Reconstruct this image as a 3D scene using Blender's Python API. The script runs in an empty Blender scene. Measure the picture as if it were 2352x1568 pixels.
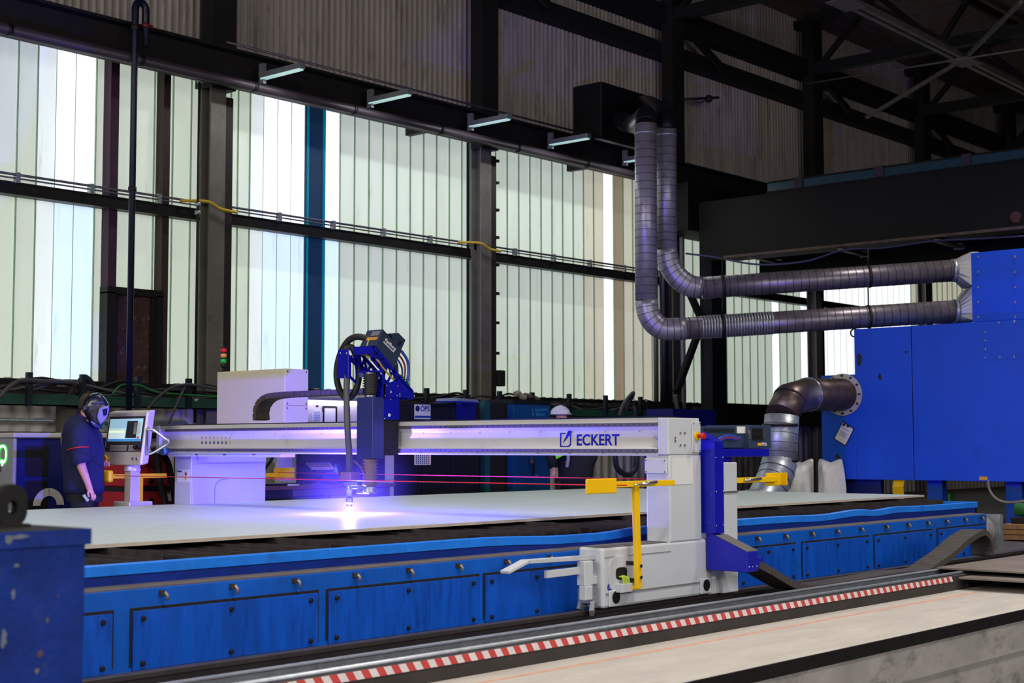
import bpy, bmesh, math, random
from mathutils import Vector, Matrix
random.seed(7)
scene = bpy.context.scene
COL = scene.collection
PI = math.pi

# ---------------------------------------------------------------- camera, world, light, exposure
FPX = 3372.8                      # focal length for a 2352 px wide frame
YAW, PIT, ROL = math.radians(41.016), math.radians(4.023), math.radians(-0.085)
CAM = Vector((0, 0, 1.28))
_F = Vector((math.cos(YAW)*math.cos(PIT), math.sin(YAW)*math.cos(PIT), math.sin(PIT)))
_R0 = Vector((math.sin(YAW), -math.cos(YAW), 0)); _U0 = _R0.cross(_F)
_R = _R0*math.cos(ROL) + _U0*math.sin(ROL); _U = _U0*math.cos(ROL) - _R0*math.sin(ROL)
cd = bpy.data.cameras.new('camera'); cam = bpy.data.objects.new('camera', cd); COL.objects.link(cam)
cam.matrix_world = Matrix(((_R.x, _U.x, -_F.x, CAM.x), (_R.y, _U.y, -_F.y, CAM.y), (_R.z, _U.z, -_F.z, CAM.z), (0, 0, 0, 1)))
cd.sensor_width = 36; cd.lens = 36*FPX/2352; cd.clip_start = .05; cd.clip_end = 300
cd.dof.use_dof = True; cd.dof.focus_distance = 14; cd.dof.aperture_fstop = 3.5
scene.camera = cam

w = bpy.data.worlds.new('hall_sky'); scene.world = w; w.use_nodes = True
w.node_tree.nodes['Background'].inputs[0].default_value = (.75, .8, 1, 1)
w.node_tree.nodes['Background'].inputs[1].default_value = .012

def lamp(name, kind, loc, energy, col=(1, 1, 1), aim=None, **kw):
    d = bpy.data.lights.new(name, kind); d.energy = energy; d.color = col
    for k, v in kw.items(): setattr(d, k, v)
    o = bpy.data.objects.new(name, d); COL.objects.link(o); o.location = loc
    if aim is not None:
        o.rotation_euler = (Vector(aim)-Vector(loc)).to_track_quat('-Z', 'Y').to_euler()
    return o
# assumed fill light from behind the camera
lamp('assumed_front_fill_light', 'AREA', (2, -9, 5.2), 740, (1, .98, .96), aim=(9, 10, -1.2), shape='RECTANGLE', size=26, size_y=4, spread=math.radians(110))
lamp('end_fill_light', 'AREA', (-9, 8, 5.5), 560, (1, .97, .94), aim=(10, 9.5, .6), shape='RECTANGLE', size=12, size_y=4, spread=math.radians(110))  # added fill light from the unseen left end of the hall
# assumed high bay lamps, unseen and not built, shining straight down
for hx, hy, he in ((6, 2.5, 330), (14, 2.5, 330), (9, 10.3, 110), (21, 7, 220), (6, 12.5, 30)):
    lamp('assumed_high_bay_lamp', 'AREA', (hx, hy, 9.2), he, (1, .96, .9), aim=(hx, hy, 0), shape='DISK', size=1.2, spread=math.radians(115))
ARC = Vector((8.79, 9.53, .705))
lamp('cutting_arc_light', 'POINT', ARC, 2600, (.085, .048, 1.0), shadow_soft_size=.02)

scene.view_settings.view_transform = 'Standard'; scene.view_settings.look = 'None'
scene.view_settings.exposure = 0.0; scene.view_settings.gamma = 1; scene.view_settings.use_curve_mapping = False
scene.cycles.use_denoising = True
scene.cycles.max_bounces = 6; scene.cycles.caustics_reflective = False; scene.cycles.caustics_refractive = False
scene.cycles.sample_clamp_indirect = 4

# ---------------------------------------------------------------- helpers
def ray(px, py):
    return (_F*FPX + _R*(px-1176) - _U*(py-784)).normalized()
def at(px, py, X=None, Y=None, Z=None, D=None):
    """world point of a measured image point on a known plane of the hall (or at ground distance D)"""
    r = ray(px, py)
    if X is not None: t = (X-CAM.x)/r.x
    elif Y is not None: t = (Y-CAM.y)/r.y
    elif Z is not None: t = (Z-CAM.z)/r.z
    else: t = D/(r.x*math.cos(YAW)+r.y*math.sin(YAW))
    return CAM + r*t
def xa(px, Y): return at(px, 1020, Y=Y).x
def ya(px, X): return at(px, 1020, X=X).y

def lin(r, g, b):
    f = lambda c: c/12.92 if c <= .04045 else ((c+.055)/1.055)**2.4
    return (f(r/255), f(g/255), f(b/255), 1)
MATS = {}
def mat(name, rgb, rough=.5, metal=0., var=.18, scale=4., stretch=(1, 1, 1), bump=0., emit=0., dirt=None, dirtamt=.5, spec=.4, coat=0.):
    if name in MATS: return MATS[name]
    m = bpy.data.materials.new(name); m.use_nodes = True; nt = m.node_tree; N = nt.nodes; Lk = nt.links
    b = N['Principled BSDF']; b.inputs['Roughness'].default_value = rough; b.inputs['Metallic'].default_value = metal
    b.inputs['Specular IOR Level'].default_value = spec
    c = lin(*rgb); b.inputs['Base Color'].default_value = c
    if coat: b.inputs['Coat Weight'].default_value = coat
    if emit:
        b.inputs['Emission Color'].default_value = c; b.inputs['Emission Strength'].default_value = emit
    if var or dirt or bump:
        tc = N.new('ShaderNodeTexCoord'); mp = N.new('ShaderNodeMapping'); mp.inputs['Scale'].default_value = stretch
        Lk.new(tc.outputs['Object'], mp.inputs[0])
        nz = N.new('ShaderNodeTexNoise'); nz.inputs['Scale'].default_value = scale; nz.inputs['Detail'].default_value = 6; nz.inputs['Roughness'].default_value = .65
        Lk.new(mp.outputs[0], nz.inputs['Vector'])
        mx = N.new('ShaderNodeMix'); mx.data_type = 'RGBA'
        mr = N.new('ShaderNodeMapRange'); mr.inputs[1].default_value = .3; mr.inputs[2].default_value = .7
        Lk.new(nz.outputs['Fac'], mr.inputs[0]); Lk.new(mr.outputs[0], mx.inputs[0])
        mx.inputs[6].default_value = tuple(v*(1-var) for v in c[:3])+(1,); mx.inputs[7].default_value = tuple(min(1, v*(1+var*.6)) for v in c[:3])+(1,)
        out = mx.outputs[2]
        if dirt:
            n2 = N.new('ShaderNodeTexNoise'); n2.inputs['Scale'].default_value = scale*1.7; n2.inputs['Detail'].default_value = 9; n2.inputs['Roughness'].default_value = .72
            Lk.new(mp.outputs[0], n2.inputs['Vector'])
            r2 = N.new('ShaderNodeMapRange'); r2.inputs[1].default_value = .62-.18*dirtamt; r2.inputs[2].default_value = .82-.18*dirtamt
            r2.inputs[4].default_value = min(1, .5+dirtamt*.5)
            Lk.new(n2.outputs['Fac'], r2.inputs[0])
            m2 = N.new('ShaderNodeMix'); m2.data_type = 'RGBA'; m2.inputs[7].default_value = lin(*dirt)
            Lk.new(r2.outputs[0], m2.inputs[0]); Lk.new(out, m2.inputs[6]); out = m2.outputs[2]
        Lk.new(out, b.inputs['Base Color'])
        if emit: Lk.new(out, b.inputs['Emission Color'])
        if bump:
            bp = N.new('ShaderNodeBump'); bp.inputs['Strength'].default_value = bump; bp.inputs['Distance'].default_value = .02
            Lk.new(nz.outputs['Fac'], bp.inputs['Height']); Lk.new(bp.outputs[0], b.inputs['Normal'])
    MATS[name] = m
    return m

class MB:
    """collects boxes, bars, tubes ... and links them as ONE mesh object"""
    def __init__(s): s.v = []; s.f = []; s.m = []; s.sm = []; s.mi = 0
    def add(s, vs, fs, smooth=False):
        n = len(s.v); s.v += [Vector(p) for p in vs]
        for f in fs: s.f.append([n+i for i in f]); s.m.append(s.mi); s.sm.append(smooth)
        return s
    def box(s, x0, x1, y0, y1, z0, z1):
        return s.hexa([(x0, y0, z0), (x1, y0, z0), (x1, y1, z0), (x0, y1, z0), (x0, y0, z1), (x1, y0, z1), (x1, y1, z1), (x0, y1, z1)])
    def hexa(s, c):
        return s.add(c, [(0, 3, 2, 1), (4, 5, 6, 7), (0, 1, 5, 4), (1, 2, 6, 5), (2, 3, 7, 6), (3, 0, 4, 7)])
    def bar(s, p, q, w, h, up=(0, 0, 1)):
        p, q = Vector(p), Vector(q); d = (q-p).normalized(); sd = d.cross(Vector(up))
        if sd.length < 1e-4: sd = d.cross(Vector((1, 0, 0)))
        sd.normalize(); u = sd.cross(d); a = sd*w/2; b = u*h/2
        return s.hexa([p-a-b, p+a-b, q+a-b, q-a-b, p-a+b, p+a+b, q+a+b, q-a+b])
    def prism(s, poly, off):
        """poly: 3D points of one face, off: extrusion vector"""
        off = Vector(off); n = len(poly); P = [Vector(p) for p in poly]
        fs = [tuple(range(n))[::-1], tuple(range(n, 2*n))] + [(i, (i+1) % n, n+(i+1) % n, n+i) for i in range(n)]
        return s.add(P+[p+off for p in P], fs)
    def rings(s, rings, smooth=True, caps=True):
        n = len(rings[0]); fs = []
        for k in range(len(rings)-1):
            for i in range(n):
                j = (i+1) % n; fs.append((k*n+i, k*n+j, (k+1)*n+j, (k+1)*n+i))
        base = len(s.v); s.add([p for r in rings for p in r], fs, smooth)
        if caps:
            s.f.append([base+i for i in range(n)][::-1]); s.m.append(s.mi); s.sm.append(False)
            s.f.append([base+(len(rings)-1)*n+i for i in range(n)]); s.m.append(s.mi); s.sm.append(False)
        return s
    def tube(s, pts, r, seg=10, rr=None):
        pts = [Vector(p) for p in pts]; R = []; ref = None
        for i, p in enumerate(pts):
            d = (pts[min(i+1, len(pts)-1)]-pts[max(i-1, 0)]).normalized()
            if ref is None:
                ref = d.orthogonal().normalized()
            ref = (ref-d*ref.dot(d)); ref = ref.normalized() if ref.length > 1e-5 else d.orthogonal().normalized()
            b = d.cross(ref); q = rr[i] if rr else r
            R.append([p+ref*math.cos(2*PI*k/seg)*q+b*math.sin(2*PI*k/seg)*q for k in range(seg)])
        return s.rings(R)
    def cyl(s, p, q, r, r2=None, seg=16):
        return s.tube([p, q], r, seg, [r, r if r2 is None else r2])
    def ball(s, c, rad, seg=16, n=10, zmin=-1.):
        c = Vector(c); rx, ry, rz = rad if hasattr(rad, '__len__') else (rad,)*3; R = []
        a0 = math.asin(zmin)
        for k in range(n+1):
            a = a0+(PI/2-a0)*k/n*.999+ (0.02 if k == 0 and zmin <= -1 else 0)
            R.append([c+Vector((rx*math.cos(a)*math.cos(2*PI*i/seg), ry*math.cos(a)*math.sin(2*PI*i/seg), rz*math.sin(a))) for i in range(seg)])
        return s.rings(R)
    def build(s, name, mats, parent=None, bevel=0., seg=2, origin=None):
        me = bpy.data.meshes.new(name)
        L = wloc(parent) if parent else Vector(origin) if origin is not None else s.base()
        me.from_pydata([p-L for p in s.v], [], s.f)
        mats = mats if isinstance(mats, (list, tuple)) else [mats]
        for m in mats: me.materials.append(m)
        me.polygons.foreach_set('material_index', s.m); me.polygons.foreach_set('use_smooth', s.sm)
        bm = bmesh.new(); bm.from_mesh(me); bmesh.ops.recalc_face_normals(bm, faces=bm.faces); bm.to_mesh(me); bm.free()
        o = bpy.data.objects.new(name, me); COL.objects.link(o)
        if parent: o.parent = parent
        else: o.location = L
        if bevel:
            b = o.modifiers.new('edge', 'BEVEL'); b.width = bevel; b.segments = seg; b.limit_method = 'ANGLE'; b.angle_limit = math.radians(40); b.harden_normals = False
        return o
    def base(s):
        xs = [p.x for p in s.v]; ys = [p.y for p in s.v]; zs = [p.z for p in s.v]
        return Vector(((min(xs)+max(xs))/2, (min(ys)+max(ys))/2, min(zs)))
def wloc(o):
    L = Vector((0, 0, 0))
    while o: L = L+o.location; o = o.parent
    return L
def tag(o, label, cat, group=None, kind=None):
    o['label'] = label; o['category'] = cat
    if group: o['group'] = group
    if kind: o['kind'] = kind
    return o
def thing(name, label, cat, loc, group=None):
    o = bpy.data.objects.new(name, None); COL.objects.link(o); o.location = loc; o.empty_display_size = .2
    return tag(o, label, cat, group)
def struct(o): o['kind'] = 'structure'; return o
def copy_tree(o, delta, parent=None):
    c = o.copy(); COL.objects.link(c)
    if parent: c.parent = parent
    else: c.location = o.location+Vector(delta)
    for ch in list(o.children): copy_tree(ch, delta, c)
    return c
def bez(pts, n=8):
    """smooth Catmull-Rom path through pts"""
    P = [Vector(p) for p in pts]; P = [P[0]*2-P[1]]+P+[P[-1]*2-P[-2]]; out = []
    for i in range(1, len(P)-2):
        for k in range(n):
            t = k/n; a, b, c, d = P[i-1:i+3]
            out.append(.5*((2*b)+(c-a)*t+(2*a-5*b+4*c-d)*t*t+(3*b-a-3*c+d)*t**3))
    out.append(P[-2]); return out
def text(name, s, size, origin, right, up, m, parent, ext=.002, weight=0., width=None):
    """raised lettering; origin = left end of the baseline"""
    cu = bpy.data.curves.new(name, 'FONT'); cu.body = s; cu.size = size; cu.extrude = ext; cu.offset = weight
    ob = bpy.data.objects.new(name, cu); COL.objects.link(ob)
    dg = bpy.context.evaluated_depsgraph_get(); me = bpy.data.meshes.new_from_object(ob.evaluated_get(dg))
    bpy.data.objects.remove(ob)
    r = Vector(right).normalized(); u = Vector(up).normalized(); nrm = r.cross(u); L = wloc(parent)
    xs = [v.co.x for v in me.vertices]; k = width/(max(xs)-min(xs)) if width else 1.; x0 = min(xs)
    for v in me.vertices: v.co = Vector(origin)+r*((v.co.x-x0)*k)+u*v.co.y+nrm*v.co.z-L
    me.materials.clear(); me.materials.append(m); me.name = name
    for p in me.polygons: p.material_index = 0
    o = bpy.data.objects.new(name, me); COL.objects.link(o); o.parent = parent
    return o
def label(o, s): o['label'] = s; return o

# ---------------------------------------------------------------- materials
concrete = mat('pale_concrete', (178, 170, 161), .8, var=.16, scale=2.2, stretch=(.5, 2, 1), bump=.05, dirt=(128, 118, 108), dirtamt=.25)
concrete_wall = mat('stained_concrete', (158, 152, 146), .85, var=.3, scale=1.6, stretch=(1, 1, 2), bump=.15, dirt=(58, 50, 45), dirtamt=.5)
floor_m = mat('dark_concrete_floor', (70, 66, 64), .8, var=.3, scale=2)
steel_dk = mat('dark_steel', (32, 29, 29), .5, .3, var=.3, scale=5)
black = mat('black_plastic', (18, 18, 20), .5, var=.2)
flat_blk = mat('flat_black', (20, 17, 18), .8, var=.3)  # plain black, also drawn as the gaps round the table panels
col_m = mat('column_paint', (108, 102, 94), .6, var=.2, scale=3, dirt=(40, 30, 26), dirtamt=.3)
col_dk = mat('dark_brown_steel', (38, 28, 30), .6, var=.25, scale=3)
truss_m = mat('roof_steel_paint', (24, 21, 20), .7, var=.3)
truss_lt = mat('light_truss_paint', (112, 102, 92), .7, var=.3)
cladding_m = mat('weathered_fibre_cement', (178, 165, 158), .9, var=.28, scale=1.2, stretch=(3, 1, .35), dirt=(34, 26, 22), dirtamt=.42)
roof_m = mat('roof_boarding', (124, 104, 92), .9, var=.4, scale=2, stretch=(1, 6, 1))
lowwall_m = mat('corrugated_steel_wall', (204, 196, 188), .6, var=.2, scale=2, stretch=(1, 1, .5), dirt=(60, 48, 42), dirtamt=.4)
blue = mat('machine_blue', (3, 86, 188), .45, var=.22, scale=3, stretch=(1.2, 1, .6), dirt=(8, 34, 92), dirtamt=.35)
blue_door = mat('worn_blue_panel', (3, 78, 186), .45, var=.3, scale=3.5, stretch=(3, 1, .45), dirt=(4, 26, 84), dirtamt=.5)
blue_rim = mat('bright_blue_rim', (26, 118, 222), .4, var=.2, scale=5, dirt=(30, 60, 120), dirtamt=.3)
blue_unit = mat('filter_blue', (2, 78, 202), .45, var=.12, scale=1.3, dirt=(4, 36, 120), dirtamt=.12)
blue_gantry = mat('gantry_blue', (10, 14, 158), .4, var=.08)
blue_old = mat('scuffed_navy_blue', (4, 46, 136), .55, var=.35, scale=6, dirt=(66, 74, 96), dirtamt=.22, bump=.35)
dust_m = mat('dusty_ledge', (98, 90, 90), .9, var=.25, scale=6)
white = mat('gantry_white', (192, 194, 199), .4, var=.05, scale=2)
white2 = mat('beam_cream', (206, 203, 200), .4, var=.05, scale=2, dirt=(150, 130, 118), dirtamt=.12)
galv = mat('galvanised_steel', (168, 172, 178), .42, .65, var=.25, scale=14)
galv_dk = mat('dull_spiral_duct_steel', (128, 120, 126), .38, .65, var=.3, scale=5, dirt=(52, 40, 44), dirtamt=.3)
chrome = mat('bright_steel', (190, 192, 196), .25, .9, var=.1)
rust = mat('rusty_slat_steel', (56, 47, 47), .75, .2, var=.45, scale=12)
plate_m = mat('sheet_steel', (208, 219, 217), .5, .5, var=.1, scale=2.0, stretch=(.6, 6, 1))
plate_edge = mat('sheet_edge', (196, 180, 164), .7, .1, var=.2, scale=6)
yellow = mat('safety_yellow', (236, 186, 8), .4, var=.08)
red_m = mat('red_paint', (196, 30, 34), .45, var=.1)
cord_red = mat('red_cord_sheath', (222, 36, 66), .5, var=0)
tape_red = mat('tape_red', (190, 66, 64), .5, var=.12, scale=8)
tape_white = mat('tape_white', (214, 206, 206), .5, var=.08, scale=8)
rubber = mat('black_rubber', (30, 29, 31), .6, var=.2)
chain_m = mat('cable_chain_plastic', (70, 64, 62), .6, var=.2, scale=9)
lettering_blue = mat('lettering_blue', (8, 8, 170), .4, var=0)
ink = mat('black_ink', (20, 20, 26), .6, var=0)
paper = mat('paper', (222, 220, 216), .7, var=.03)
wood = mat('pallet_wood', (150, 110, 74), .8, var=.3, scale=6, stretch=(1, 8, 1))
green_m = mat('machine_green', (58, 120, 66), .45, var=.15)
green_dk = mat('tray_green', (34, 74, 60), .55, var=.25)
teal = mat('teal_panel', (4, 52, 66), .4, var=.15)
skin = mat('skin', (206, 148, 126), .5, var=.06)
hair_m = mat('brown_hair', (58, 44, 34), .8, var=.4, scale=40)
navy = mat('navy_work_shirt', (20, 24, 64), .85, var=.25, scale=10, bump=.15)
trouser = mat('black_work_trousers', (22, 22, 28), .85, var=.25, scale=10)
# ================================================================ THE SETTING
YW = 18.07
def px_of(x, y):
    t = x/y; s = (t*math.sin(YAW)-math.cos(YAW))/(math.sin(YAW)+t*math.cos(YAW)); return 1176+FPX*s
b = MB(); b.box(-2, 58, 4.56, 19.5, -.3, 0); struct(b.build('floor', [floor_m], origin=(10, 10, 0)))
# raised walkway slab in front of the machine, its steel nosing and the stained wall below it
b = MB(); b.box(1, 20, 4.55, 5.6, -.3, .004); struct(b.build('floor_walkway', concrete, origin=(8, 5, 0)))
b = MB(); b.box(1, 20, 4.535, 4.55, -.075, .006); struct(b.build('trim_1', steel_dk, origin=(8, 4.5, 0)))
b = MB(); b.box(1, 20, 4.55, 4.75, -1.6, -.3); b.box(1, 20, 4.54, 4.56, -.3, -.06)
struct(b.build('wall_pit', concrete_wall, origin=(8, 4.6, -1.5)))
b = MB(); b.box(-6, 20, -8, 4.6, -1.7, -1.6); struct(b.build('floor_pit', floor_m, origin=(5, 0, -1.6)))
line_m = mat('faded_orange_line', (198, 150, 130), .8, var=.15, scale=9)
b = MB(); b.box(3, 12.3, 5.36, 5.40, .004, .0055); struct(b.build('trim_2', line_m, origin=(8, 5.4, 0)))

def corrugated(name, m, x0, x1, z0, z1, y, pitch, amp, ztop=None):
    b = MB(); n = int((x1-x0)/pitch*6); V = []; Fc = []
    for i in range(n+1):
        x = x0+(x1-x0)*i/n; yy = y+amp*math.sin(2*PI*x/pitch)
        V += [(x, yy, z0), (x, yy, z1)]
        if i: Fc.append((2*i-2, 2*i, 2*i+1, 2*i-1))
    b.add(V, Fc, True); b.box(x0, x1, y+amp+.01, y+amp+.06, z0, z1)
    return struct(b.build(name, m, origin=((x0+x1)/2, y, z0)))
corrugated('wall_upper', cladding_m, 6, 56, 7.05, 11.75, YW, .13, .034)
corrugated('wall_lower', lowwall_m, 6, 56, 0, 2.2, YW, .25, .03)
b = MB(); b.box(56, 56.2, 4, 18.4, 0, 15); struct(b.build('wall_end', flat_blk, origin=(56, 10, 0)))
# roof
b = MB(); b.prism([(2, 18.4, 11.7), (2, -2, 15.2), (2, -2, 15.3), (2, 18.4, 11.8)], (55, 0, 0)); struct(b.build('ceiling', roof_m, origin=(30, 10, 11.7)))

# ---- channel glass windows: upper and lower band in every bay
def glass(name, rgb, k, var=.06): return mat(name, rgb, .35, var=var, scale=1.1, stretch=(3, 1, .4), emit=k, spec=.3, dirt=tuple(int(c*.74) for c in rgb), dirtamt=.3)
G = [glass('frosted_channel_glass', (207, 217, 203), .67), glass('bright_channel_glass', (243, 246, 250), 1.15, .02), glass('pale_channel_glass', (222, 231, 234), .88),
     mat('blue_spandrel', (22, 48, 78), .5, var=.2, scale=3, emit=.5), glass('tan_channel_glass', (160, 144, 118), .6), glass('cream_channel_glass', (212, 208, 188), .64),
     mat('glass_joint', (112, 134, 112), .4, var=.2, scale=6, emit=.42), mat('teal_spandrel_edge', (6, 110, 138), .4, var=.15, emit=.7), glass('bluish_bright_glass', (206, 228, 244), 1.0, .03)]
def pane_kind(px, bay):
    if bay == 0: return 2 if 68 < px < 113 else 1 if 113 < px < 205 else 0
    if bay == 1: return 2 if 562 < px < 598 else 1 if 598 < px < 694 or 742 < px < 775 else 3 if 694 < px < 742 else 0
    if bay == 2: return 1 if 1388 < px < 1410 else 4 if 1410 < px < 1434 else 5 if px > 1330 else 0
    if bay == 3: return 1 if 1768 < px < 1788 else 0
    if bay == 4: return 1
    return 5
XC = [13.45+5.97*k for k in range(-1, 7)]           # columns
MOD = .331
nwin = 0
for bay in range(7):
    x0, x1 = XC[bay]+.1, XC[bay+1]+.1
    for z0, z1 in ((4.8, 7.04), (2.17, 4.65)):
        nwin += 1; b = MB(); x = x0
        xe = []
        while x < x1-.05:
            xe.append(x)
            x += MOD
        if bay == 1: xe = [XC[1]+.1, xa(520, YW)]+[xa(p, YW) for p in (537, 565, 598, 631, 663, 694, 742, 775)]; xe += [xe[-1]+MOD*i for i in range(1, 20) if xe[-1]+MOD*i < x1-.05]
        if bay == 0: xe = [xa(p, YW) for p in (22, 68, 113, 158, 205)]; xe = [xe[0]-MOD*i for i in range(9, 0, -1) if xe[0]-MOD*i > x0]+xe; xe += [xe[-1]+MOD*i for i in range(1, 20) if xe[-1]+MOD*i < x1-.05]
        if bay == 2:
            e0 = xa(1388, YW); xe = [e0+MOD*i for i in range(-16, 12) if x0 < e0+MOD*i < x1-.05]
        xe.append(x1)
        for i in range(len(xe)-1):
            a, c = xe[i], xe[i+1]; k = pane_kind(px_of((a+c)/2, YW), bay); b.mi = 8 if k == 1 and z0 < 4 and bay < 2 else k
            b.box(a+.006, c-.006, YW, YW+.03, z0, z1)
            if k == 3:
                b.box(a+.006, a+.09, YW-.02, YW, z0, z1); b.mi = 7; b.box(a+.03, a+.075, YW-.026, YW-.02, z0, z1); b.box(c-.05, c-.01, YW-.026, YW, z0, z1)
            b.mi = 6
            if k not in (1, 3): b.box(a-.006, a+.006, YW-.03, YW+.03, z0, z1)
            else: b.box(a-.003, a+.003, YW-.004, YW+.02, z0, z1)
        struct(b.build('window_%d' % nwin, G, origin=((x0+x1)/2, YW, z0)))

# ---- columns
NM = {1: 'between the first and second window bays', 2: 'between the second and third window bays', 3: 'behind the two spiral ducts', 4: 'crossed by the horizontal ducts beside the blue filter unit',
      5: 'behind the far end of the upper duct', 6: 'farthest along the window wall'}
for k, x in enumerate(XC):
    if k == 0: continue
    b = MB(); b.box(x-.14, x+.14, 17.5, 17.53, 0, 6.6); b.box(x-.14, x+.14, 17.72, 17.75, 0, 6.6); b.box(x-.012, x+.012, 17.53, 17.72, 0, 6.6)
    o = b.build('steel_column', col_m); struct(o)
    tag(o, 'grey-brown steel column '+NM.get(k, 'hidden past the crane'), 'column')
    d = MB(); d.box(x-.14, x+.29, 17.46, 17.75, 6.6, 11.6); d.build('upper_shaft', truss_m, o)  # dim light above the runway put into a near-black colour
    d = MB(); d.box(x+.142, x+.29, 17.52, 17.75, 0, 6.5); d.build('dark_side_strip', col_dk, o)  # dark strip along the column's right edge
    if k == 2:
        for zz in (2.9, 3.45, 3.98, 4.5, 5.0, 5.5, 6.0, 6.4):
            c = MB(); c.box(x+.305, x+.36, 17.5, 17.56, zz, zz+.05); c.build('step_bolt', col_dk, o)
        c = MB(); c.box(x+.302, x+.47, 17.45, 17.6, 2.33, 2.62); c.build('junction_box', flat_blk, o, .02)
b = MB(); b.box(25.95, 26.5, 17.0, 17.3, 0, 6.4); o = struct(b.build('steel_column', mat('blackened_steel', (16, 19, 25), .6, var=.2))); tag(o, 'wide black steel column with a blue painted foot behind the gantry end', 'column')
b = MB(); b.box(25.93, 26.52, 16.98, 17.0, 0, 1.7); b.build('foot_paint', mat('foot_blue', (14, 30, 120), .5), o)
for (p, q) in (((24.9, 17.2, 2.35), (25.98, 17.2, 4.0)), ((25.0, 17.2, 4.95), (25.98, 17.2, 3.75))):
    b = MB(); b.bar(p, q, .1, .14); b.build('brace', flat_blk, o)

# ---- girts, mullions and the middle rail
for i, (z0, z1, y0) in enumerate(((9.5, 9.84, 17.75), (10.2, 10.6, 17.6), (4.64, 4.80, 17.78), (2.1, 2.18, 17.95))):  # first girt made taller, its shadow included in the shape
    b = MB(); b.box(7, 55, y0, 18.04, z0, z1)
    if i == 2: b.box(7, 55, y0-.05, y0+.06, z0-.02, z0+.02)
    struct(b.build('trim_%d' % (3+i), flat_blk if i < 2 else steel_dk, origin=(25, 18, z0)))
for p, w_, c in ((244, .2, (66, 34, 62)), (366, .18, (58, 40, 38))):
    x = xa(p, 17.95); b = MB(); b.box(x-w_/2+.03, x+w_/2-.03, 17.88, 18.06, 2.17, 7.04)
    o = struct(b.build('steel_mullion', mat('mullion_%d' % p, c, .6, var=.2))); tag(o, 'purple-brown window mullion '+('left' if p == 244 else 'right')+' of the blue downpipe', 'mullion')
# small dark door-like hatch under the mullions
x0, x1 = xa(232, 17.95), xa(362, 17.95)
b = MB(); b.box(x0, x1, 17.86, 18.05, 3.43, 3.53); b.box(x0, x0+.14, 17.86, 18.05, 2.1, 3.45); b.box(x1-.1, x1, 17.86, 18.05, 2.1, 3.45); b.box(x0+.1, x0+.22, 17.92, 18.05, 2.1, 3.43); b.box(x1-.16, x1-.08, 17.92, 18.05, 2.1, 3.43)
o = struct(b.build('door_1', steel_dk))
b = MB(); b.box(x0+.1, x1-.08, 17.97, 18.04, 2.1, 3.45); b.build('door_panel', mat('rotten_panel', (70, 42, 40), .9, var=.5, scale=5, dirt=(140, 126, 124), dirtamt=.4), o)

# ---- conduit with lamps' cable along the middle rail
rail_m = mat('conduit_grey', (96, 92, 104), .4, .6, var=.15)
o = thing('cable_conduit', 'thin grey conduit running along the middle window rail', 'conduit', (10, 17.75, 4.86))
b = MB(); b.cyl((8, 17.74, 4.89), (30, 17.74, 4.89), .018, seg=8); b.cyl((8, 17.74, 4.84), (30, 17.74, 4.84), .012, seg=8); b.build('pipe', rail_m, o)
for i in range(18):
    x = 9.2+i*1.13; b = MB(); b.box(x-.03, x+.03, 17.72, 17.8, 4.78, 4.92); b.build('clip', galv, o)
for k in (1, 2):
    x = XC[k]; y = 17.45; b = MB()
    b.tube(bez([(x-.5, 17.74, 4.87), (x-.22, y, 4.86), (x, y-.02, 4.78), (x+.3, y-.02, 4.76), (x+.38, 17.74, 4.86)]), .022, 8)
    tag(b.build('yellow_cable', mat('yellow_cable', (206, 170, 40), .5)), 'yellow cable looping round the '+('first' if k == 1 else 'second')+' column from the left', 'cable')

# ---- crane runway with the pipe and small lamps under the upper wall
o = thing('crane_runway', 'dark crane runway beam along the top of the window band', 'beam', (20, 17.2, 6.6))
b = MB(); b.box(7, 55, 17.0, 17.45, 6.62, 6.66); b.box(7, 55, 17.18, 17.22, 6.66, 7.06); b.box(7, 55, 17.0, 17.45, 7.06, 7.1); b.build('girder', mat('runway_steel', (30, 25, 27), .6, .2, var=.25), o)
b = MB(); b.cyl((7, 17.02, 6.60), (24.6, 17.02, 6.60), .075); b.build('pipe', mat('purple_grey_pipe', (66, 56, 66), .45, .3, var=.2), o)
for i in range(9):
    x = 9.7+i*2.0; b = MB(); b.cyl((x, 17.02, 6.60), (x+.06, 17.02, 6.60), .085); b.build('pipe_collar', steel_dk, o)
b = MB(); b.cyl((13.2, 17.0, 7.16), (24.6, 17.0, 7.16), .02, seg=8); b.build('cable_rail', rail_m, o)
for i in range(8):
    x = XC[1]+5.97/1*i*.75; b = MB(); b.box(x-.06, x+.06, 17.22, 18.0, 6.66, 6.9); b.build('bracket', steel_dk, o)
lamp_em = mat('lamp_diffuser', (196, 236, 232), .4, var=0, emit=.55)
LM = ['first small strip lamp from the left under the runway beam', 'second small strip lamp from the left under the runway beam', 'strip lamp under the runway just left of the second column',
      'strip lamp under the runway right of the second column', 'strip lamp half hidden behind the tall spiral duct']
for i, (p, y) in enumerate(((600, 184), (848, 240), (1078, 293), (1262, 335), (1433, 374))):
    c = at(p, y, Y=16.98); t = thing('strip_lamp', LM[i], 'lamp', c, 'strip lamps under the runway')
    b = MB(); b.box(c.x-.05, c.x+.05, 16.05, 16.98, c.z+.02, c.z+.1); b.build('housing', galv, t)
    b = MB(); b.box(c.x-.045, c.x+.045, 16.08, 16.95, c.z, c.z+.019); b.build('diffuser', lamp_em, t)
    lamp('strip_lamp_light', 'AREA', (c.x, 16.5, c.z-.02), 20, (.95, 1, .98), aim=(c.x, 16.45, 0), shape='RECTANGLE', size=.8, size_y=.08)
    b = MB(); b.box(c.x-.03, c.x+.03, 16.9, 17.0, c.z-.06, c.z+.24); b.build('bracket', galv, t)

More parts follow.
